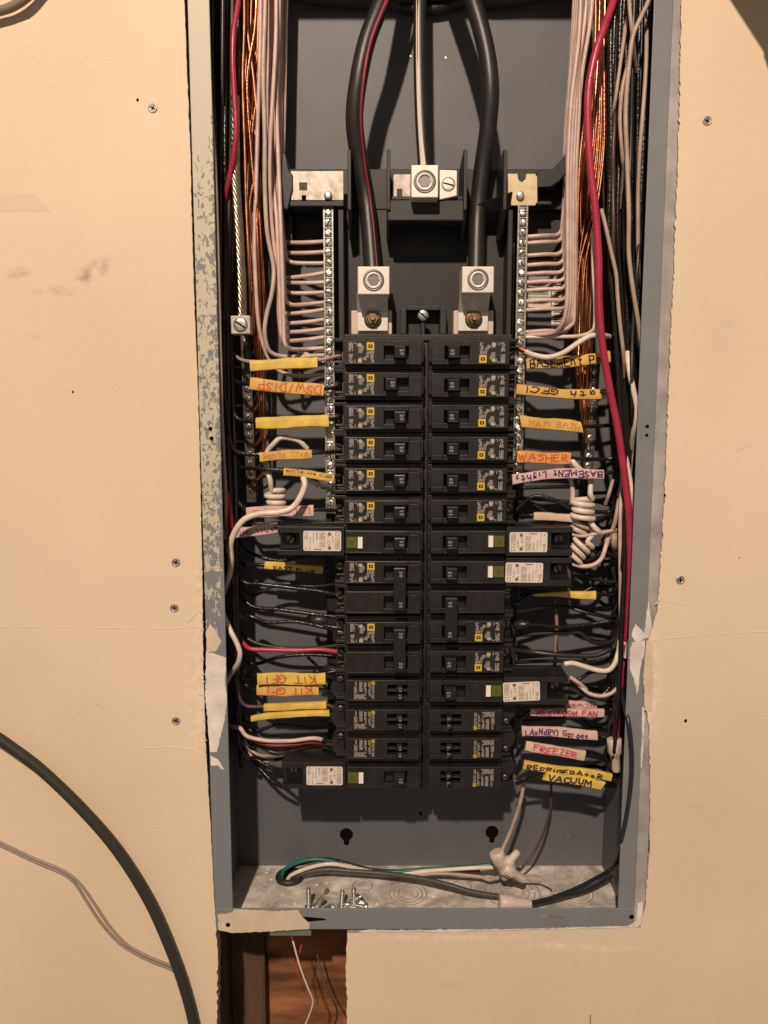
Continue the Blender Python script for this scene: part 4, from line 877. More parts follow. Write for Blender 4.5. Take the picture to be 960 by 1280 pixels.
# ground bars
def gbar(px, y0, y1, Y, label, lugpx=None, scr_m='dullscrew', tilt=0):
    a = V(px, y0, Y); c = V(px + tilt, y1, Y); root = empty('ground_bar', a, label, 'ground bar', 'ground bars')
    b = MB(); L = (a - c).length; dx = (c.x - a.x)
    b.box(-4.2, 4.2, 1.2, 13, -L, 0); b.box(-4.2, -3, 0, 13, -L, 0); b.box(3, 4.2, 0, 13, -L, 0)
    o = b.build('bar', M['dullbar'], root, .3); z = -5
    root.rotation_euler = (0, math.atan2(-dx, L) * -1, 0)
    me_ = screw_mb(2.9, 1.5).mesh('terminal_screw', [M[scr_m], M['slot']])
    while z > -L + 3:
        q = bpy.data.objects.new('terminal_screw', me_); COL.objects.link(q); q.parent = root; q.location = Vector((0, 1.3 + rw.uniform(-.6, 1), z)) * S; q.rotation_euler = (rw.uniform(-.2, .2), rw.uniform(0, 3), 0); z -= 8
    if lugpx:
        p = V(*lugpx, Y - 40) - a; b = MB(); b.box(p.x - 7.8, p.x + 7.8, p.y, p.y + 14, p.z - 7.2, p.z + 7.2); b.box(p.x - 4, p.x + 4, p.y + 13, p.y + 44, p.z - 5, p.z + 5); o = b.build('ground_lug', M['lug2'], root, .6)
        o2 = part(screw_mb(5.2, 1.2).mesh('set_screw', [M['screw'], M['slot']]), 'set_screw', o, p, (0, .6, 0))
        b = MB(); b.lathe([(5.9, 0), (5.9, .3), (5.2, .3), (5.2, 0)], Matrix.Translation(p + Vector((0, .05, 0))) @ Matrix.Rotation(math.radians(90), 4, 'X'), 24, cap=False); b.build('screw_hole_rim', M['hex'], o)
    return root
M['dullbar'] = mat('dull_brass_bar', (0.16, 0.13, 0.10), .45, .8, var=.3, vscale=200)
M['lug2'] = mat('dusty_aluminium_lug', (0.50, 0.45, 0.37), .55, .4, var=.15, vscale=200)
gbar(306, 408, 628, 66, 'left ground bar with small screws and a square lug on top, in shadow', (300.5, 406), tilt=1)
gbar(745, 445, 600, 56, 'right ground bar with shiny screws beside the red cable', scr_m='screw')
# bare copper, left
CG = 'bare copper wires left'
for k in range(13):
    j = lambda a=1.2: rw.uniform(-a, a); D = 34 + 3.2 * ((k * 5) % 13); f = k / 12; ye = 430 + 14.5 * k
    D2 = max(D, 50)
    pp = [(306 + 24 * f + j(3), -60, D), (304 + 22 * f + j(3), 30, D), (303 + 20 * ((k * 7) % 13) / 12 + j(), 100, D), (306 + 17 * ((k * 4) % 13) / 12 + j(), 190, D), (307 + 19 * f + j(), 260, D), (311 + 18 * f + j(), 330, D), (314 + 17 * f + j(), 400, D2)]
    if ye > 460: pp.append((315 + 16 * f + j(), ye - 38, max(D2, 58)))
    pp += [(317 + 12 * f, ye - 14, 66), (315 + 3 * f, ye - 2, 70), (307, ye, 72)]
    wire(pp, .95 + .25 * (k % 3 == 0), 'cop' if k % 3 else 'cop2', 'bare copper wire in the left bundle, %s one down to hook into the ground bar' % (ORD[k]), group=CG)
for k, (x, y) in enumerate(((288, 452), (287, 470), (286, 500), (284, 545))):
    wire([(x, y - 12, 60), (x - 1, y, 62), (x + 6, y + 6, 68), (306, y + 7, 72)], .9, 'cop2', 'short dull copper end hooked into the left ground bar from outside, %s from the top' % ORD[k], group='short copper ends')
# neutrals, left
NG = 'white neutral wires left'
ys = [(303, 302), (316, 315), (328, 329), (347, 341), (353, 353), (366, 365.5), (381, 378), (392, 387), (404, 399.5), (415, 411), (426, 421.5), (436.5, 435)]
bx = [352, 350, 356, 349, 351, 354, 356, 348, 350, 352, 351, 355]
for k, ((yb, ye), x) in enumerate(zip(ys, bx)):
    j = lambda a=1.0: rw.uniform(-a, a); sharp = k not in (2, 6, 11); D = 62 - 2.9 * k + (4 if sharp else -4)
    xt = 331 + 26 * ((k * 5) % 12) / 12; xm = 338 + 16 * ((k * 5) % 12) / 12
    U = D + 14; pp = [(xt + 4, -60, U), (xt + 2 + j(1.6), 40, U), (xt + 1 + j(1.6), 120, U), (xm + j(1.3), 210, U - 3), (x - 2 + (xm - x) * .3, 275, D + 3)]
    if yb - 60 > 280: pp.append((x - 1 + (xm - x) * .12, (275 + yb - 16) / 2, D))
    pp += [(x, yb - 15, D), (x + 2, yb - 5, D), (x + 9, yb, D + (50 - D) * .3), (385, (yb + ye) / 2 + .6, 50), (405, ye, 50)]
    wire(pp, 1.75, 'wht', 'pinkish white wire bending right into the left neutral bar, %s from the top' % ORD[k], group=NG)
wire([(333, -60, 34), (331, 20, 30), (329, 90, 28), (331, 170, 28), (331, 230, 30), (334, 290, 32), (342, 335, 34), (340, 365, 32), (333, 395, 32), (331, 418, 34), (338, 440, 40), (360, 446, 46), (405, 444, 50)], 1.8, 'tan2', 'white wire looping out left before it dips behind the top yellow tag', group=NG)
wire([(326, -60, 44), (325, 60, 40), (322, 160, 40), (320, 240, 38), (318, 300, 38), (320, 360, 38), (324, 410, 40), (334, 445, 46), (350, 464, 50), (375, 470, 50), (405, 468, 50)], 1.7, 'wht', 'white wire sweeping below the top yellow tag to the neutral bar', group=NG)
wire([(345, -60, 40), (345, 40, 34), (341, 120, 33), (337, 200, 34), (339, 270, 38), (346, 340, 40), (349, 400, 44), (354, 428, 46), (372, 438, 48), (405, 452, 50)], 1.7, 'wht', 'white wire in the left bundle ending behind the tip of the top yellow tag', group=NG)
# left pigtails
def coil(cx, cy, Y, rpx, turns, pitch, head, tail, r, m, label, tilt=0.0, name='coiled_wire', squash=.8, ph0=0.0):
    c = V(cx, cy, Y); R = rpx * .66; pts = [V(*p) for p in head]; n = int(turns * 14)
    T = Matrix.Rotation(tilt, 4, 'Y')
    for i in range(n + 1):
        a = ph0 + 2 * math.pi * i / 14; rr = R * (1 + .08 * math.sin(a * .37 + 1))
        pts.append(c + T @ Vector((rr * math.cos(a), rr * squash * math.sin(a), -pitch * i / 14)))
    pts += [V(*p) for p in tail]
    return MB().tube(spline(pts, 3), r, 10).build(name, M[m], None, label=label, cat='coiled wire', group='coiled white pigtails')
coil(343, 612, 44, 10.5, 4.1, 5.4, [(384, 561, 50), (373, 551, 46), (352, 547, 42), (342, 555, 42), (334, 565, 44), (332, 582, 40), (335, 592, 36), (338, 601, 34)], [], 2.2, 'wht2', 'coiled white wire with four turns standing above the pinkish tag, left', tilt=-.12, ph0=-1.8)
wire([(414, 612, 46), (405, 608.5, 44), (397, 605, 40), (386, 600, 34), (379, 597, 30)], 1.6, 'wht2', 'short white wire end reaching the left neutral bar beside the thick white wire')
wire([(414, 612, 46), (401, 609.5, 42)], .9, 'cop', 'bare copper tip of a white wire at the left neutral bar')
wire([(379, 597, 25), (381, 606, 22), (376, 620, 20), (366, 634, 19), (350, 640, 18), (325, 642, 18), (306, 649, 18), (294, 664, 20), (288, 682, 22), (289, 702, 26), (286, 722, 34), (279, 742, 46), (272, 765, 58)], 2.6, 'wht2', 'thick white wire snaking over the pinkish tags to the left lip', cat='thick wire')
wire([(272, 745, 44), (280, 770, 20), (290, 792, 12), (297, 806, 11), (300, 818, 12), (297, 830, 16), (288, 843, 30), (280, 858, 48)], 2.2, 'wht2', 'white wire bowing out from the left lip beside the plaster smear', cat='thick wire')
wire([(300, 798, 60), (306, 806, 48), (313, 811, 42), (330, 812, 42), (370, 813, 42), (400, 812, 42), (425, 815, 44)], 1.9, 'pinkred', 'bright pinkish red wire running straight into the lower left double breaker')
wire([(280, 900, 60), (290, 908, 44), (300, 910, 36), (306, 918, 34), (313, 922, 33), (335, 926, 32), (365, 926, 32), (395, 923, 33), (420, 931, 40)], 1.9, 'wht', 'dusty white wire curving along the bottom left, above the last long breaker')
wire([(308, 923, 40), (335, 931, 35), (365, 931, 35), (393, 928, 36), (420, 934, 42)], 1.6, 'darkred', 'dark red wire hugging the underside of the dusty white one, bottom left')
wire([(300, 918, 60), (312, 936, 56), (325, 944, 52), (343, 944, 46), (356, 940, 44), (378, 932, 42), (400, 928, 42), (425, 938, 44)], 1.4, 'tan', 'thin greyish tan wire dipping lowest beneath the white one, bottom left')
wire([(302, 925, 70), (315, 945, 64), (328, 952, 60), (342, 950, 58)], 1.5, 'tan', 'short tan wire stub tucked low in the bottom left bundle')
wire([(296, 860, 80), (304, 930, 78), (326, 962, 74), (345, 980, 66), (362, 987, 58)], 1.7, 'blk', 'black wire reaching down to the foot of the last long left breaker')
wire([(386, 772, 60), (392, 779, 52), (410, 783, 46), (432, 786, 44)], 2.6, 'blk', 'short fat black wire end by the lower left double breaker', cat='wire')
wire([(385, 822, 70), (396, 832, 56), (405, 841, 46), (432, 836, 46)], 1.4, 'blk', 'thin black wire poking down left of the lower left double breaker', cat='wire')
# black stubs by the twin breakers
for i, (y0, y1) in enumerate(((848, 858), (868, 872), (884, 893), (893, 905), (925, 930), (934, 942))):
    wire([(402, y0, 34), (414, (y0 * 2 + y1) / 3, 36), (424, y1, 38), (436, y1, 40)], 1.9, 'blk', 'short black wire end entering a lower left twin-toggle breaker, %s from the top' % ORD[i], group='short black wire ends')

# ------------------------------------------------------------------ right side wires
NR = 'white neutral wires right'
ys = [295, 303, 318.5, 330.5, 341.5, 352, 362, 375.5, 386.5, 414]
for k, y in enumerate(ys):
    j = lambda a=.9: rw.uniform(-a, a); f = k / 9; x = 702.5 + 1.0 * k + (6 if k == 9 else 0); D = 60 - 3.0 * k
    xt = 716 + 24 * ((k * 7) % 10) / 10; xm = 707 + 17 * ((k * 7) % 10) / 10
    pp = [(xt + 5, -60, D), (xt + 1, 20, D), (xm + 5 + j(), 90, D), (xm + j(), 160, D), (xm - 2 + j(), 210, D), (x + 1 + (xm - x) * .3, 255, D)]
    if y > 340: pp.append((x + .6, (262 + y - 22) / 2 + 6, D))
    bend = 11 if k < 9 else 22
    pp += [(x, y - bend, D), (x - 2.2, y - bend * .4, D + 1), (x - bend * .75, y - .8, D + (50 - D) * .3), (680, y - .5, 48), (655, y + 1.4, 50)]
    wire(pp, 1.75, 'wht', 'pinkish white wire bending left into the right neutral bar, %s from the top' % ORD[k], group=NR)
for k in range(4):
    x = 709 + 3.3 * k; D = 26 + 3 * k
    wire([(x + 18, -60, D), (x + 15 - 3 * k, 40, D), (x + 5, 130, D), (x + 1, 210, D), (x + .5, 300, D), (x, 372, D), (x - 5, 402, D + 4), (x - 18, 416 + k, D + 14), (655, 419 + k, 52)], 1.75, 'wht', '%s of four outer white wires sweeping into the foot of the right neutral bar' % ('innermost', 'second', 'third', 'outermost')[k], group='outer white neutral wires right')
wire([(655, 421.5, 50), (690, 421, 44), (720, 420.5, 34), (735, 417, 28), (743, 409, 24), (744, 380, 24), (742, 340, 24), (741, 290, 30)], 1.6, 'wht2', 'white wire hugging the red cable and turning left across the copper')
wire([(657, 439.5, 38), (668, 444, 34), (686, 446.5, 30), (704, 441, 26), (722, 429, 22), (738, 420, 22), (752, 419, 26), (762, 421, 36)], 2.2, 'wht2', 'white wire with a bare copper tip drooping above the BASEMENT tag')
wire([(645, 437, 42), (650, 436, 40), (660, 440.5, 37)], 1.5, 'cop2', 'bare copper tip held at the right neutral bar above the BASEMENT tag')
CG2 = 'bare copper wires right'
for k in range(13):
    j = lambda a=1.1: rw.uniform(-a, a); f = k / 12; g = ((k * 5) % 13) / 12; D = 36 + 3.2 * ((k * 8) % 13); ye = 470 + 9.5 * k
    pp = [(744 + 14 * g, -60, D), (743 + 13 * g + j(), 50, D), (735 + 20 * g + j(), 120, D), (726 + 28 * g + j(), 190, D), (722 + 25 * g + j(), 260, D), (721 + 23 * f + j(), 330, D), (719 + 22 * f + j(), 400, D)]
    if ye > 500: pp.append((718 + 18 * f, ye - 40, 58))
    pp += [(719 + 14 * f, ye - 14, 62), (728 + 6 * f, ye - 2, 63), (741, ye, 64)]
    wire(pp, 1.0 + .2 * (k % 3 == 0), 'cop' if k % 2 else 'cop2', 'bare copper wire in the right bundle, %s one down into the ground bar' % ORD[k], group=CG2)
# the thick red cable and its connector
wire([(778, -60, 30), (767, 0, 18), (755, 35, 12), (744, 68, 9), (736, 110, 8), (735, 160, 8), (738, 210, 8), (744, 260, 8), (748, 320, 8), (749, 380, 8), (753, 430, 8), (762, 485, 9), (772, 535, 10), (780, 590, 12), (786, 640, 14), (788, 690, 16), (787, 740, 20), (783, 790, 28), (778, 840, 34), (772, 890, 34), (769, 935, 34)], 2.9, 'red', 'thick red cable running down the right side over the tags into a cream nut', 'red_cable', 'cable', n=14)
def nut(px0, py0, px1, py1, Y, r, label, wing=True, name='wire_nut', flare=1.25, m='nut'):
    a = V(px0, py0, Y); c = V(px1, py1, Y); d = c - a; L = d.length; root = empty(name, a, label, 'wire nut', 'cream wire nuts')
    T = d.to_track_quat('Z', 'Y').to_matrix().to_4x4()
    b = MB(); b.lathe([(r * .8, 0), (r * flare, .3), (r * flare, L * .18), (r * flare * .97, L * .42), (r * .86, L * .5), (r * .74, L * .92), (r * .6, L)], T, 18); b.build('shell', M[m], root)
    b = MB()
    for k in range(12):
        aa = k * math.pi / 6; b.tube([T @ Vector((r * .80 * math.cos(aa), r * .80 * math.sin(aa), L * .5)), T @ Vector((r * .68 * math.cos(aa), r * .68 * math.sin(aa), L * .94))], r * .06, 5)
    o = b.build('grip_ribs', M[m], root, kind='stuff')
    if wing:
        for s_ in (-1, 1):
            b = MB(); b.add([T @ Vector((s_ * r * q, t_, z * L)) for t_ in (-r * .18, r * .18) for q, z in ((1.0, .02), (flare + .45, .05), (flare + .4, .36), (.9, .56))], [(0, 1, 2, 3), (7, 6, 5, 4), (0, 4, 5, 1), (1, 5, 6, 2), (2, 6, 7, 3), (3, 7, 4, 0)])
            b.build('wing', M[m], root, bevel=.4)
    return root
nut(767.5, 923, 770, 964, 34, 5.0, 'cream wire nut capping the thick red cable, lower right', name='wire_nut')
# black and tan bundle, right
tr = [(455, 655, 445, 'the top right breaker behind the BASEMENT tag', [(762, 448, 38), (700, 452, 36), (660, 455, 36)]), (492, 645, 484, 'the second right breaker through the bath tag', [(757, 493, 34), (700, 491, 34), (650, 487, 34)]),
      (533, 648, 523, 'the third right breaker through the MAIN BATH tag', [(757, 532, 40), (727, 533, 30), (655, 527, 30)]), (572, 648, 563, 'the fourth right breaker through the red lettered tag', [(757, 574, 40), (713, 573, 30), (650, 571, 30)]),
      (590, 645, 601, 'the fifth right breaker through the purple lettered tag', [(765, 590, 36), (754, 592, 30), (700, 593, 30), (643, 599, 30)]), (634, 645, 638, 'the sixth right breaker, sagging past the coil', [(760, 640, 40), (715, 636, 36), (690, 624, 36), (665, 621, 38)]),
      (648, 650, 645, 'the gap above the upper long right breaker, via the cream tag', [(762, 644, 40), (735, 652, 34), (720, 647, 36), (668, 644, 36)]), (700, 716, 693, 'the end of the upper long right breaker', [(755, 690, 44), (735, 700, 40)]),
      (716, 716, 716, 'the end of the second long right breaker', [(768, 727, 50), (745, 724, 46), (728, 718, 42)]), (742, 645, 755, 'the right double breaker through the yellow wedge tag', [(768, 744, 44), (744, 742, 40), (667, 743, 40)]),
      (771, 645, 765, 'the right double breaker, upper dull wire', [(765, 773, 60), (740, 766, 56), (700, 758, 50)]), (783, 645, 786, 'the right double breaker, lower wire', [(765, 776, 50), (740, 780, 50), (700, 784, 48), (670, 781, 46)]),
      (815, 645, 813, 'the lone single right breaker, glossy', [(762, 812, 30), (745, 819, 28), (720, 820, 28), (690, 818, 28), (665, 815, 32)]), (824, 645, 828, 'the lone single right breaker, lower dull wire', [(762, 822, 52), (740, 827, 50), (690, 826, 48)]),
      (880, 645, 898, 'the upper twin-toggle right breaker', [(764, 882, 44), (740, 884, 46), (690, 886, 44)]), (892, 645, 910, 'the upper twin-toggle right breaker through the magenta tag', [(766, 890, 40), (755, 890, 36), (664, 889, 36)]),
      (915, 645, 935, 'the middle twin-toggle right breaker through the purple LAUNDRY tag', [(766, 916, 40), (746, 918, 32), (655, 913, 32)]), (945, 645, 945, 'the middle twin-toggle right breaker through the pale red scrawled tag', [(764, 950, 44), (731, 944, 32), (660, 933, 32)]),
      (968, 645, 968, 'the lowest twin-toggle right breaker through the long yellow tag', [(773, 968, 44), (762, 971, 34), (658, 956, 34)]), (980, 645, 980, 'the lowest twin-toggle right breaker through the VACUUM tag', [(770, 982, 50), (752, 981, 30), (684, 969, 30)])]
def rlip(y): return 820 - .0415 * y
for k, (yb, ex, ey, dest, mid) in enumerate(tr):
    n_ = len(tr); j = lambda a=1.6: rw.uniform(-a, a); g = ((k * 7) % n_) / n_; D = 66 - 44 * ((k * 11) % n_) / n_
    x0 = 762 + 52 * g
    pp = [(x0 + 2, -70, D), (758 + 56 * g + j(), 60, D + j(3)), (757 + 52 * g + j(2), 170, D + j(3)), (760 + 44 * g + j(2), 290, D + j(3))]
    if yb > 470: pp += [(768 + 32 * g + j(2), 400, D + j(3))]
    if yb > 580: pp += [(776 + 20 * g + j(2), 510, D + j(3))]
    if yb > 690: pp += [(777 + 16 * g + j(2), 620, D + j(3))]
    if yb > 800: pp += [(774 + 14 * g + j(2), 740, D + j(3))]
    xb = rlip(yb) - 14 - (k % 3) * 2
    mid = [(a_, b_, c_ + 2.6) for a_, b_, c_ in mid]
    pp += [(xb + 3, yb - 40, D), (xb, yb - 18, (2 * D + mid[0][2]) / 3), (xb - 6, yb - 4, (D + mid[0][2]) / 2)] + mid + [(ex, ey, 44)]
    wire(pp, 1.7 if 'glossy' not in dest else 2.2, 'blk' if k % 4 else 'blk2', f'black wire into {dest}', group='black wires down the right side')
for k in range(14):
    g = k / 13; D = rw.uniform(14, 84); j = lambda a=2: rw.uniform(-a, a); r = rw.choice((1.7, 1.7, 2.2, 2.8))
    wire([(762 + 54 * g, -70, D), (760 + 54 * g + j(), 60, D), (758 + 52 * g + j(4), 180, D), (761 + 46 * g + j(4), 300, D), (767 + 38 * g + j(3), 420, D), (775 + 26 * g + j(), 540, D), (779 + 17 * g + j(), 660, D), (776 + 16 * g + j(), 780, D), (770 + 16 * g, 900, D + 4), (760 + 14 * g, 985 - 12 * (k % 4), 90)],
         r, 'blk' if k % 3 else 'blk2', 'plain black wire in the dense bundle inside the right lip', group='plain black wires of the right bundle')
wire([(818, -30, 14), (811, 0, 10), (800, 24, 8), (791, 46, 8), (786, 84, 8), (782, 140, 8), (784, 200, 8), (786, 270, 8), (786, 316, 8), (791, 360, 8), (799, 411, 10), (802, 450, 22), (800, 490, 50)], 1.8, 'tan', 'tan wire wandering down the front of the right black bundle')
wire([(785, -30, 14), (787, 10, 10), (789, 30, 9), (791, 50, 12), (796, 90, 30)], 1.5, 'tan', 'short tan wire crossing behind the wandering one near the top right')
wire([(784, 20, 30), (780, 48, 20), (774, 90, 14), (768, 132, 16), (762, 160, 34)], 1.4, 'tan', 'thin tan wire slanting left between black wires, top right')
wire([(784, 84, 12), (778, 110, 10), (775, 150, 10), (778, 196, 12), (779, 215, 20), (776, 260, 40)], 1.5, 'tan', 'thin tan wire beside the wandering one, forming a narrow loop')
wire([(752, 262, 20), (757, 283, 13), (764, 315, 12), (770, 342, 12), (772, 370, 12), (775, 405, 12), (779, 440, 14), (781, 480, 30), (781, 560, 42)], 1.6, 'tan', 'tan wire just right of the red cable at mid height')
wire([(784, 440, 20), (787, 465, 12), (792, 488, 10), (796, 510, 10), (795, 528, 12), (791, 545, 20), (788, 580, 40)], 2.2, 'wht2', 'white wire bulging out against the right lip above the two small holes')
wire([(781, 545, 30), (783, 570, 26), (788, 600, 24), (792, 640, 22), (792, 690, 26), (790, 730, 34)], 1.7, 'wht2', 'white wire showing in a sliver right of the red cable')
wire([(766, 600, 46), (761, 618, 40), (757, 630, 44)], 1.6, 'tan', 'short tan wire piece slanting above the right coil')
wire([(776, 610, 40), (772, 636, 34), (768, 655, 34), (762, 672, 40)], 1.9, 'tan', 'tan wire leaning left of the red cable beside the coils')
wire([(795, 778, 30), (790, 795, 22), (785, 806, 24), (782, 822, 26)], 1.9, 'wht2', 'white wire showing between the red cable and the plastered lip')
wire([(784, 806, 28), (776, 800, 30), (773, 815, 26), (768, 830, 24), (760, 838, 24), (748, 838, 24), (730, 833, 24), (716, 829, 24), (705, 830, 24)], 2.2, 'wht2', 'white wire curving in a hook beneath the glossy black wires, right')
wire([(774, 850, 40), (771, 860, 30), (763, 867, 28), (750, 870, 28), (735, 866, 30), (722, 855, 36), (712, 848, 44)], 1.7, 'wht', 'thin white wire looping from the lowest long right breaker to the red cable')
wire([(712, 846, 34), (724, 854, 32), (733, 862, 34)], 1.7, 'wht', 'short white wire stub at the end of the lowest long right breaker')
wire([(712, 860, 40), (730, 868, 40), (750, 874, 44), (768, 878, 54)], 1.9, 'blk2', 'grey-black wire under the thin white loop, right')
wire([(714, 852, 44), (740, 872, 48), (760, 862, 50), (772, 830, 54), (780, 790, 60)], 2.0, 'blk', 'black wire arching from the lowest long right breaker up to the bundle')
wire([(693, 749, 64), (695, 765, 62), (696, 785, 60), (694, 805, 58), (694, 816, 58)], 1.7, 'brnpink', 'vertical pinkish brown wire hanging behind the yellow wedge tag')
for k, (x0, y0, y1, m_) in enumerate(((806, 60, 330, 'tan'), (770, 150, 330, 'brn'), (797, 300, 520, 'blk2'), (788, 560, 800, 'tan'), (779, 600, 760, 'wht'), (778, 752, 838, 'brn'))):
    f = lambda y: x0 - (y - y0) * .035 + 2.2 * math.sin(y * .021 + k)
    wire([(f(y0) , y0 - 40, 40), (f(y0), y0, 17 if k < 3 else 32)] + [(f(y), y, (11 if k < 3 else 27) + 3 * math.sin(y * .03 + k)) for y in range(y0 + 40, y1 - 20, 45)] + [(f(y1), y1, 20 if k < 3 else 34), (f(y1) + 2, y1 + 40, 46)], 1.6, m_,
         '%s wire surfacing among the black ones of the right bundle' % ('tan, outermost upper', 'dull brown', 'worn black', 'tan, beside the lower lip,', 'dusty white', 'short brown, lower')[k])
# right coils
coil(729, 624, 34, 12.5, 3.1, 5.6, [(713, 573, 34), (722, 584, 32), (732, 592, 38), (738, 600, 38), (738, 612, 36), (738, 618, 34)], [(722, 648, 40)], 2.3, 'wht2', 'tight white coil of three fat turns under the purple lettered tag, right', ph0=.3)
coil(727, 651, 40, 11, 2.0, 5.2, [(706, 578, 40), (712, 590, 42), (714, 604, 42), (716, 616, 42), (716, 636, 42)], [(716, 666, 46)], 2.1, 'wht', 'middle dusty white coil between the tight coil and the slanted one', tilt=.3, ph0=.5)
coil(732, 676, 38, 11.5, 3.4, 5.6, [(768, 664, 44), (752, 666, 38), (742, 668, 34)], [], 2.1, 'wht2', 'slanted white coil leaning over the end of the long right breakers', tilt=.62, ph0=-1.6)
wire([(738, 652, 34), (742, 658, 31), (748, 664, 31), (752, 668, 36)], 2.4, 'wht2', 'short thick white wire piece between the two right coils')
wire([(716, 668, 40), (730, 670, 34), (745, 667, 32), (762, 664, 34), (774, 662, 44)], 1.6, 'wht', 'thin pinkish wire crossing level between the two right coils')
wire([(716, 705, 38), (728, 708, 34), (742, 706, 32), (752, 698, 32), (757, 684, 34), (762, 664, 44)], 1.9, 'wht', 'white wire rising from the second long right breaker in a smooth hook')
wire([(692, 648, 52), (676, 636, 50), (662, 628, 48), (648, 628, 46)], 1.5, 'blk2', 'thin dark wire slipping behind the cream tag, right')
wire([(770, 690, 50), (768, 682, 38), (768, 672, 36), (768, 666, 44)], 2.8, 'tan', 'stubby tan wire end pointing down beside the right bundle')
# loom of dull wires by the right ground bar
for k, (a, b_) in enumerate((((700, 655), (748, 690)), ((716, 695), (765, 700)), ((705, 757), (768, 770)), ((730, 715), (742, 700)))):
    wire([(*a, 58), ((a[0] + b_[0]) / 2, (a[1] + b_[1]) / 2 + 3, 52), (*b_, 54), (b_[0] + 10, b_[1] - 20, 62)], 1.6, 'blk', 'dull black wire piece %s' % ('crossing behind the right coils', 'just below the slanted right coil', 'below the yellow wedge tag', 'right of the second long right breaker')[k], group='tangled black wire pieces')
# sticker with bars on the back panel, right
b = MB(); b.pbox(657, 325, 689, 384, 94.2, 94.6); o = b.build('instruction_sticker', M['sticker'], None, label='cream printed sticker on the back panel behind the right neutral wires', cat='sticker')
b = MB(); c0, c1 = V(657, 355, 94), V(689, 355, 94); zt, zb_ = V(0, 325, 94.2).z, V(0, 384, 94.2).z
rs = random.Random(5); z = zt - 4
while z > zb_ + 4:
    h_ = rs.choice((.8, .8, 5, 1, 7)); b.add([(c0.x + 2, 94.1, z - h_), (c1.x - 2, 94.1, z - h_), (c1.x - 2, 94.1, z), (c0.x + 2, 94.1, z)], [(0, 1, 2, 3)]); z -= h_ + rs.choice((1.2, 3, 4))
b.build('printed_blocks', M['inkdim'], o)
b = MB(); b.pbox(690, 318, 708, 420, 93.6, 94.0); o = b.build('barcode_sticker', M['sticker'], None, label='narrow white barcode sticker beside the printed one, partly behind white wires', cat='sticker')
b = MB(); c0, c1 = V(690, 370, 94), V(708, 370, 94); z = V(0, 322, 94).z
while z > V(0, 416, 94).z:
    h_ = rs.choice((.5, .9, 1.3)); b.add([(c0.x + 2, 93.5, z - h_), (c1.x - 1.5 - rs.choice((0, 0, 4)), 93.5, z - h_), (c1.x - 1.5, 93.5, z), (c0.x + 2, 93.5, z)], [(0, 1, 2, 3)]); z -= h_ + rs.choice((.7, 1.2, 1.8))
b.build('bars', M['slot'], o)

# ------------------------------------------------------------------ bottom of the box
def onfloor(px, py, h=0.0):
    u = (px - 480) / F; v = (640 - py) / F; d = Vector((u, CT + v * ST, -ST + v * CT)); return CAM + d * ((FZ + h - CAM.z) / d.z)
g = onfloor(362, 1099); t = empty('rubber_grommet', g, 'black rubber grommet in the box floor where the teal and white wires come up', 'grommet')
pr = [(10.5 + 3.0 * math.cos(a), 2.6 + 3.0 * math.sin(a)) for a in [math.radians(q) for q in range(-90, 271, 30)]]
MB().lathe(pr, Matrix.Identity(4), 26, cap=False).build('ring', M['rubber'], t); MB().lathe([(10.4, .15), (5, .4)], Matrix.Identity(4), 20).build('opening', M['slot'], t)
def fwire(pp, r, m, label, **k): return wire([(x, y, Y) for x, y, Y in pp], r, m, label, **k)
GY = g.y
fwire([(352, 1099, GY), (355, 1088, GY + 1), (370, 1079, GY), (395, 1074, GY), (420, 1078, GY), (450, 1088, GY - 2), (490, 1090, GY - 4), (540, 1086, GY - 6), (590, 1083, GY - 8), (616, 1080, GY - 8)], 1.9, 'teal', 'teal green wire running from the grommet along the box bottom')
fwire([(358, 1102, GY - 6), (364, 1094, GY - 6), (385, 1085, GY - 7), (412, 1080, GY - 7), (440, 1084, GY - 6), (465, 1090, GY - 4), (500, 1092, GY - 5), (545, 1088, GY - 9), (590, 1085, GY - 11), (618, 1084, GY - 11)], 1.9, 'wht2', 'white wire arching from the grommet to the winged nuts')
fwire([(350, 1096, GY + 4), (358, 1086, GY + 4), (385, 1077, GY + 4), (410, 1074, GY + 4), (435, 1080, GY + 2), (470, 1088, GY), (520, 1089, GY - 2), (600, 1088, GY - 4)], 1.8, 'blk', 'black wire along the teal one from the grommet')
fwire([(366, 1102, GY - 4), (376, 1093, GY - 5), (405, 1087, GY - 6), (440, 1089, GY - 8), (480, 1092, GY - 12), (520, 1097, GY - 20), (560, 1106, GY - 30), (590, 1115, GY - 34), (626, 1121, GY - 36)], 2.3, 'greywire', 'grey-black wire drooping from the grommet to the lower nut')
fwire([(370, 1098, GY - 2), (400, 1090, GY), (440, 1091, GY - 2), (500, 1095, GY - 6), (550, 1092, GY - 10), (600, 1096, GY - 12), (612, 1100, GY - 14), (624, 1096, GY - 16)], 1.6, 'tan', 'dull tan wire twisting under the teal one')
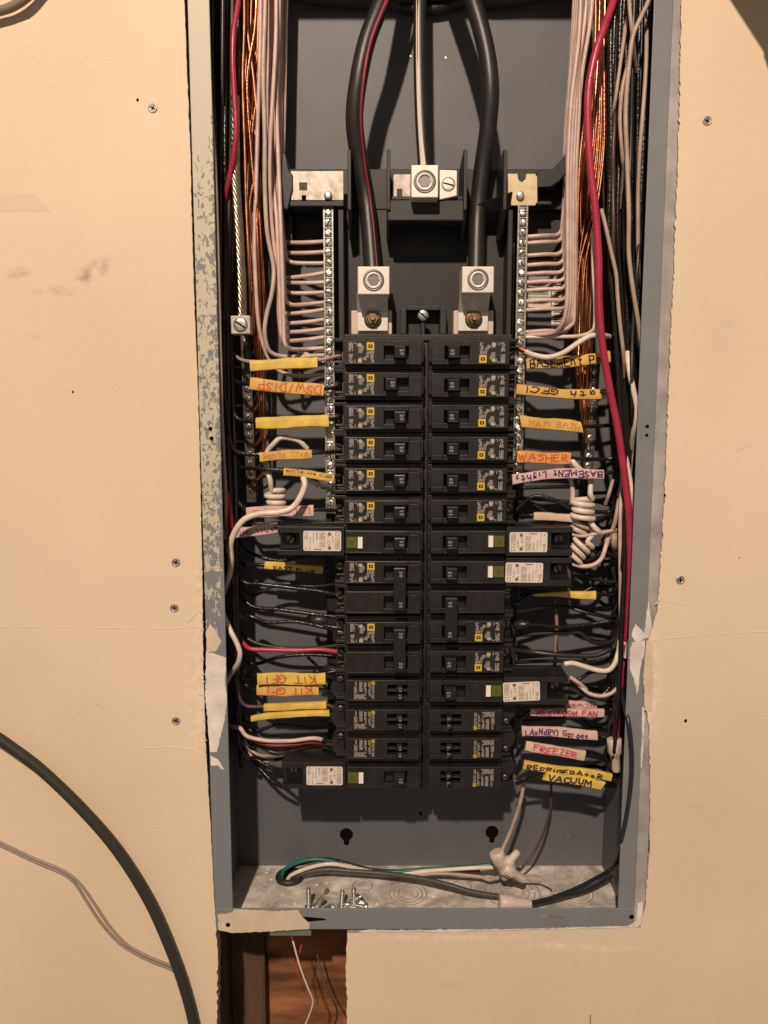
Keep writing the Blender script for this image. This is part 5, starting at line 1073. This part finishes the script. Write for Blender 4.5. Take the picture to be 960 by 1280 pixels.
# winged nuts
n1 = nut(620, 1064, 632, 1098, 46, 5.4, 'upper cream winged wire nut standing at the box bottom, with grey and white wires', name='wire_nut'); n2 = nut(629, 1084, 655, 1100, 40, 5.0, 'cream wire nut leaning right against the upper winged one')
n3 = nut(632, 1082, 648, 1064, 44, 4.2, 'small cream nut pointing up right above the crossed pair', wing=False)
n4 = nut(624, 1128, 664, 1131, 20, 6.3, 'cream wire nut lying on its side behind the bottom lip', wing=False, flare=1.1)
fwire([(664, 1129, 20), (684, 1124, 26), (715, 1113, 36), (745, 1098, 48), (764, 1086, 60), (769, 1076, 44), (773.5, 1060, 12), (778, 1044, -1.2), (784, 1015, -2), (789, 975, -2), (789.5, 940, -2), (786, 905, -1), (780, 880, 12), (776, 860, 34)], 1.9, 'navy', 'blue-black wire dropping along the right lip and across the floor to the lying nut')
fwire([(664, 1131, 20), (700, 1122, 30), (735, 1112, 42), (762, 1097, 56), (775, 1085, 70)], 1.3, 'blk2', 'thin dark wire lying under the blue-black one at the bottom right')
fwire([(655, 975, 50), (651, 1000, 50), (640, 1034, 50), (628, 1062, 48), (624, 1072, 46)], 1.8, 'tan', 'pale tan wire coming down from the last right breaker to the winged nut')
fwire([(689, 980, 66), (688, 1010, 66), (680, 1040, 64), (668, 1064, 60), (655, 1082, 54), (648, 1090, 48)], 1.2, 'brn', 'thin brown wire drooping to the nuts, right of the pale tan one')
fwire([(656, 1094, 40), (676, 1096, 40), (690, 1106, 36), (690, 1118, 30), (676, 1124, 26), (664, 1128, 22)], 1.1, 'tan', 'thin tan wire loop between the winged nuts and the lying nut')
# loose screws
def loose(px, py, h, lean, label, hexa=False, L=17.0, head=True):
    L *= 1.3; p = onfloor(px, py - 4); t = empty('loose_screw', p, label, 'loose screw', 'loose screws on the box floor'); T = Matrix.Rotation(lean[0], 4, 'Y') @ Matrix.Rotation(lean[1], 4, 'X')
    MB().lathe([(1.9, 2.5), (1.9, L * .8), (1.2, L * .93), (.2, L)], T, 10).build('shank', M['steel'], t)
    b = MB(); z = 4
    while z < L * .85: b.lathe([(1.9, z), (2.25, z + .35), (1.9, z + .7)], T, 10, cap=False); z += 1.3
    b.build('thread', M['steel'], t, kind='stuff')
    b = MB()
    if hexa: b.lathe([(6.0, 0), (6.0, .8)], T, 20, smooth=False); b.lathe([(3.9, .8), (3.9, 4), (3.4, 4.4)], T, 6, smooth=False)
    else: b.lathe([(4.2, 0), (4.2, .6), (3.6, 2.0), (1.9, 2.8)], T, 18, smooth=False)
    b.build('head', M['steel'], t)
loose(386, 1139, 17, (0, .05), 'leftmost loose screw standing upright on its head on the box floor')
loose(404, 1120, 17, (2.5, .1), 'hex-headed screw tipped onto its side left in the little heap', True, 15)
loose(414, 1140, 17, (-.5, .9), 'screw leaning away beside the hex-headed one', False, 13)
loose(427, 1139, 17, (.05, 0), 'thicker upright screw in the middle of the little heap', False, 15)
loose(443, 1139, 17, (-.03, .05), 'rightmost upright screw with a sharp tip on the box floor')
loose(458, 1138, 17, (-1.35, .1), 'screw lying flat to the right of the upright ones', False, 16)
loose(396, 1138, 17, (.45, .3), 'small screw leaning against the leftmost upright one', False, 12)
loose(434, 1137, 17, (.8, .2), 'screw lying aslant between the two upright screws', False, 14)
loose(450, 1134, 17, (-.9, .6), 'hex-headed screw lying behind the rightmost upright one', True, 13)
# dull wires deep in the gutters
for k, (ya, yb, xe) in enumerate(((655, 652, 430), (690, 699, 430), (742, 728, 428), (756, 772, 430), (800, 806, 428), (828, 822, 430), (912, 906, 430), (946, 938, 400))):
    wire([(292, ya - 50, 74), (300, ya - 14, 70), (316, ya + 2, 66), (350, (ya + yb) / 2 + 7 * math.sin(k * 2), 62), (390, yb + 5 * math.cos(k * 3), 60), (xe, yb, 56)], 1.7, 'blk' if k % 2 else 'blk2', '%s dull black wire deep behind the tags, left of the breakers, counted down' % ORD[k], group='dull black wires deep on the left')
for k, (ya, yb, xe) in enumerate(((612, 622, 645), (628, 610, 645), (664, 655, 716), (684, 676, 716), (728, 738, 650), (758, 744, 650), (800, 794, 645), (838, 846, 712), (868, 858, 712), (905, 902, 650), (925, 922, 650), (958, 955, 650))):
    wire([(779 - .012 * k, ya - 48, 72), (774, ya - 14, 68), (764, ya + 2, 62), (740, (ya + yb) / 2 + 6 * math.sin(k * 2.3), 58), (722, yb + 5 * math.cos(k * 1.7), 58), (xe, yb, 56)], 1.7, 'blk' if k % 3 else 'blk2', '%s dull black wire deep behind the tags, right of the breakers, counted down' % ORD[k], group='dull black wires deep on the right')
for k, (x, y) in enumerate(((398, 776), (652, 782), (412, 838))):
    p = V(x, y, 52); t = MB().lathe([(2.2, -7), (4.4, -5), (5.2, 0), (4.6, 5), (2.6, 8)], Matrix.Rotation(math.radians(90), 4, 'Y') @ Matrix.Rotation(.3 * k, 4, 'X') @ Matrix.Diagonal((1, .8, 1, 1)), 12).build('taped_joint', M['blk2'], None, loc=p, label='lump of black tape on a wire %s' % ('left of the lower left double breaker', 'right of the right double breaker', 'just above the upper KIT GFI tag')[k], cat='tape lump')
# wires hanging out of the opening below
wire([(362, 1165, 30), (366, 1176, 22), (374, 1205, 18), (383, 1230, 18), (391, 1250, 20), (389, 1262, 22), (380, 1285, 26)], .8, 'wht2', 'thin white wire hanging in the hole below the box', 'bell_wire')
wire([(379, 1168, 40), (376, 1185, 34), (371, 1205, 30), (375, 1225, 30), (380, 1240, 40)], .6, 'pinkred', 'thin red wire beside the white one in the hole below the box', 'bell_wire')
wire([(396, 1190, 70), (401, 1215, 60), (410, 1240, 50), (420, 1258, 44), (421, 1272, 44), (414, 1290, 44)], .7, 'blk2', 'thin black wire against the wood in the hole below the box', 'bell_wire')
# cords in front of the wall, and a shadow line modelled on it
wire([(-60, 886, -14), (-20, 911, -12), (10, 931, -11), (50, 961, -10), (100, 1009, -10), (145, 1061, -9), (185, 1124, -8), (213, 1186, -7), (232, 1240, -6.5), (244, 1290, -6), (252, 1350, -6)], 4.5, 'cord', 'thick black cord looping down across the wall at the lower left', 'power_cord', 'cord', n=16, per=10)
tw = empty('twin_shadow_line', V(100, 1110, -1.4), 'grey strands standing in for the shadow of a wire pair, under the black cord', 'cord'); o_ = tw.location.copy() / S  # twin strands coloured grey to stand for the shadow of a wire pair
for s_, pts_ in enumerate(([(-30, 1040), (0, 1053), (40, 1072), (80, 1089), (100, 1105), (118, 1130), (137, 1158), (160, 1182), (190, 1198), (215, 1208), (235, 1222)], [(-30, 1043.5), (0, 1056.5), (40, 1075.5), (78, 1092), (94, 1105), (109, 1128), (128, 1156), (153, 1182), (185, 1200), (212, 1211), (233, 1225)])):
    MB().tube([p - o_ for p in spline([V(x, y, -1.3) for x, y in pts_], 8)], 1.15, 8).build('shadow_strand', M['pencil_shadow'], tw)
wire([(-40, 22, -10), (-10, 16, -8), (14, 9, -8), (34, -4, -8), (50, -22, -8)], 3.4, 'pencil_shadow2', 'brownish cord crossing the very top left corner', 'hanging_cord', 'cord')
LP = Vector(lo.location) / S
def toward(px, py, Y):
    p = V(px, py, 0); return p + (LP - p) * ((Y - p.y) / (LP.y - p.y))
b = MB(); b.prism([(toward(x, y, -60).x, toward(x, y, -60).z) for x, y in ((908, -8), (956, 66), (956, 74), (962, 92), (1040, 97), (1040, -120), (908, -120))], -64, -56)  # added plate, outline projected from the wanted wall shadow back to the lamp
b.build('shadow_casting_plate', M['stud'], None, bevel=1, label='added plate just above the top right corner, shaped to shade the wall', cat='light_blocker')
print('all done', len(bpy.data.objects))
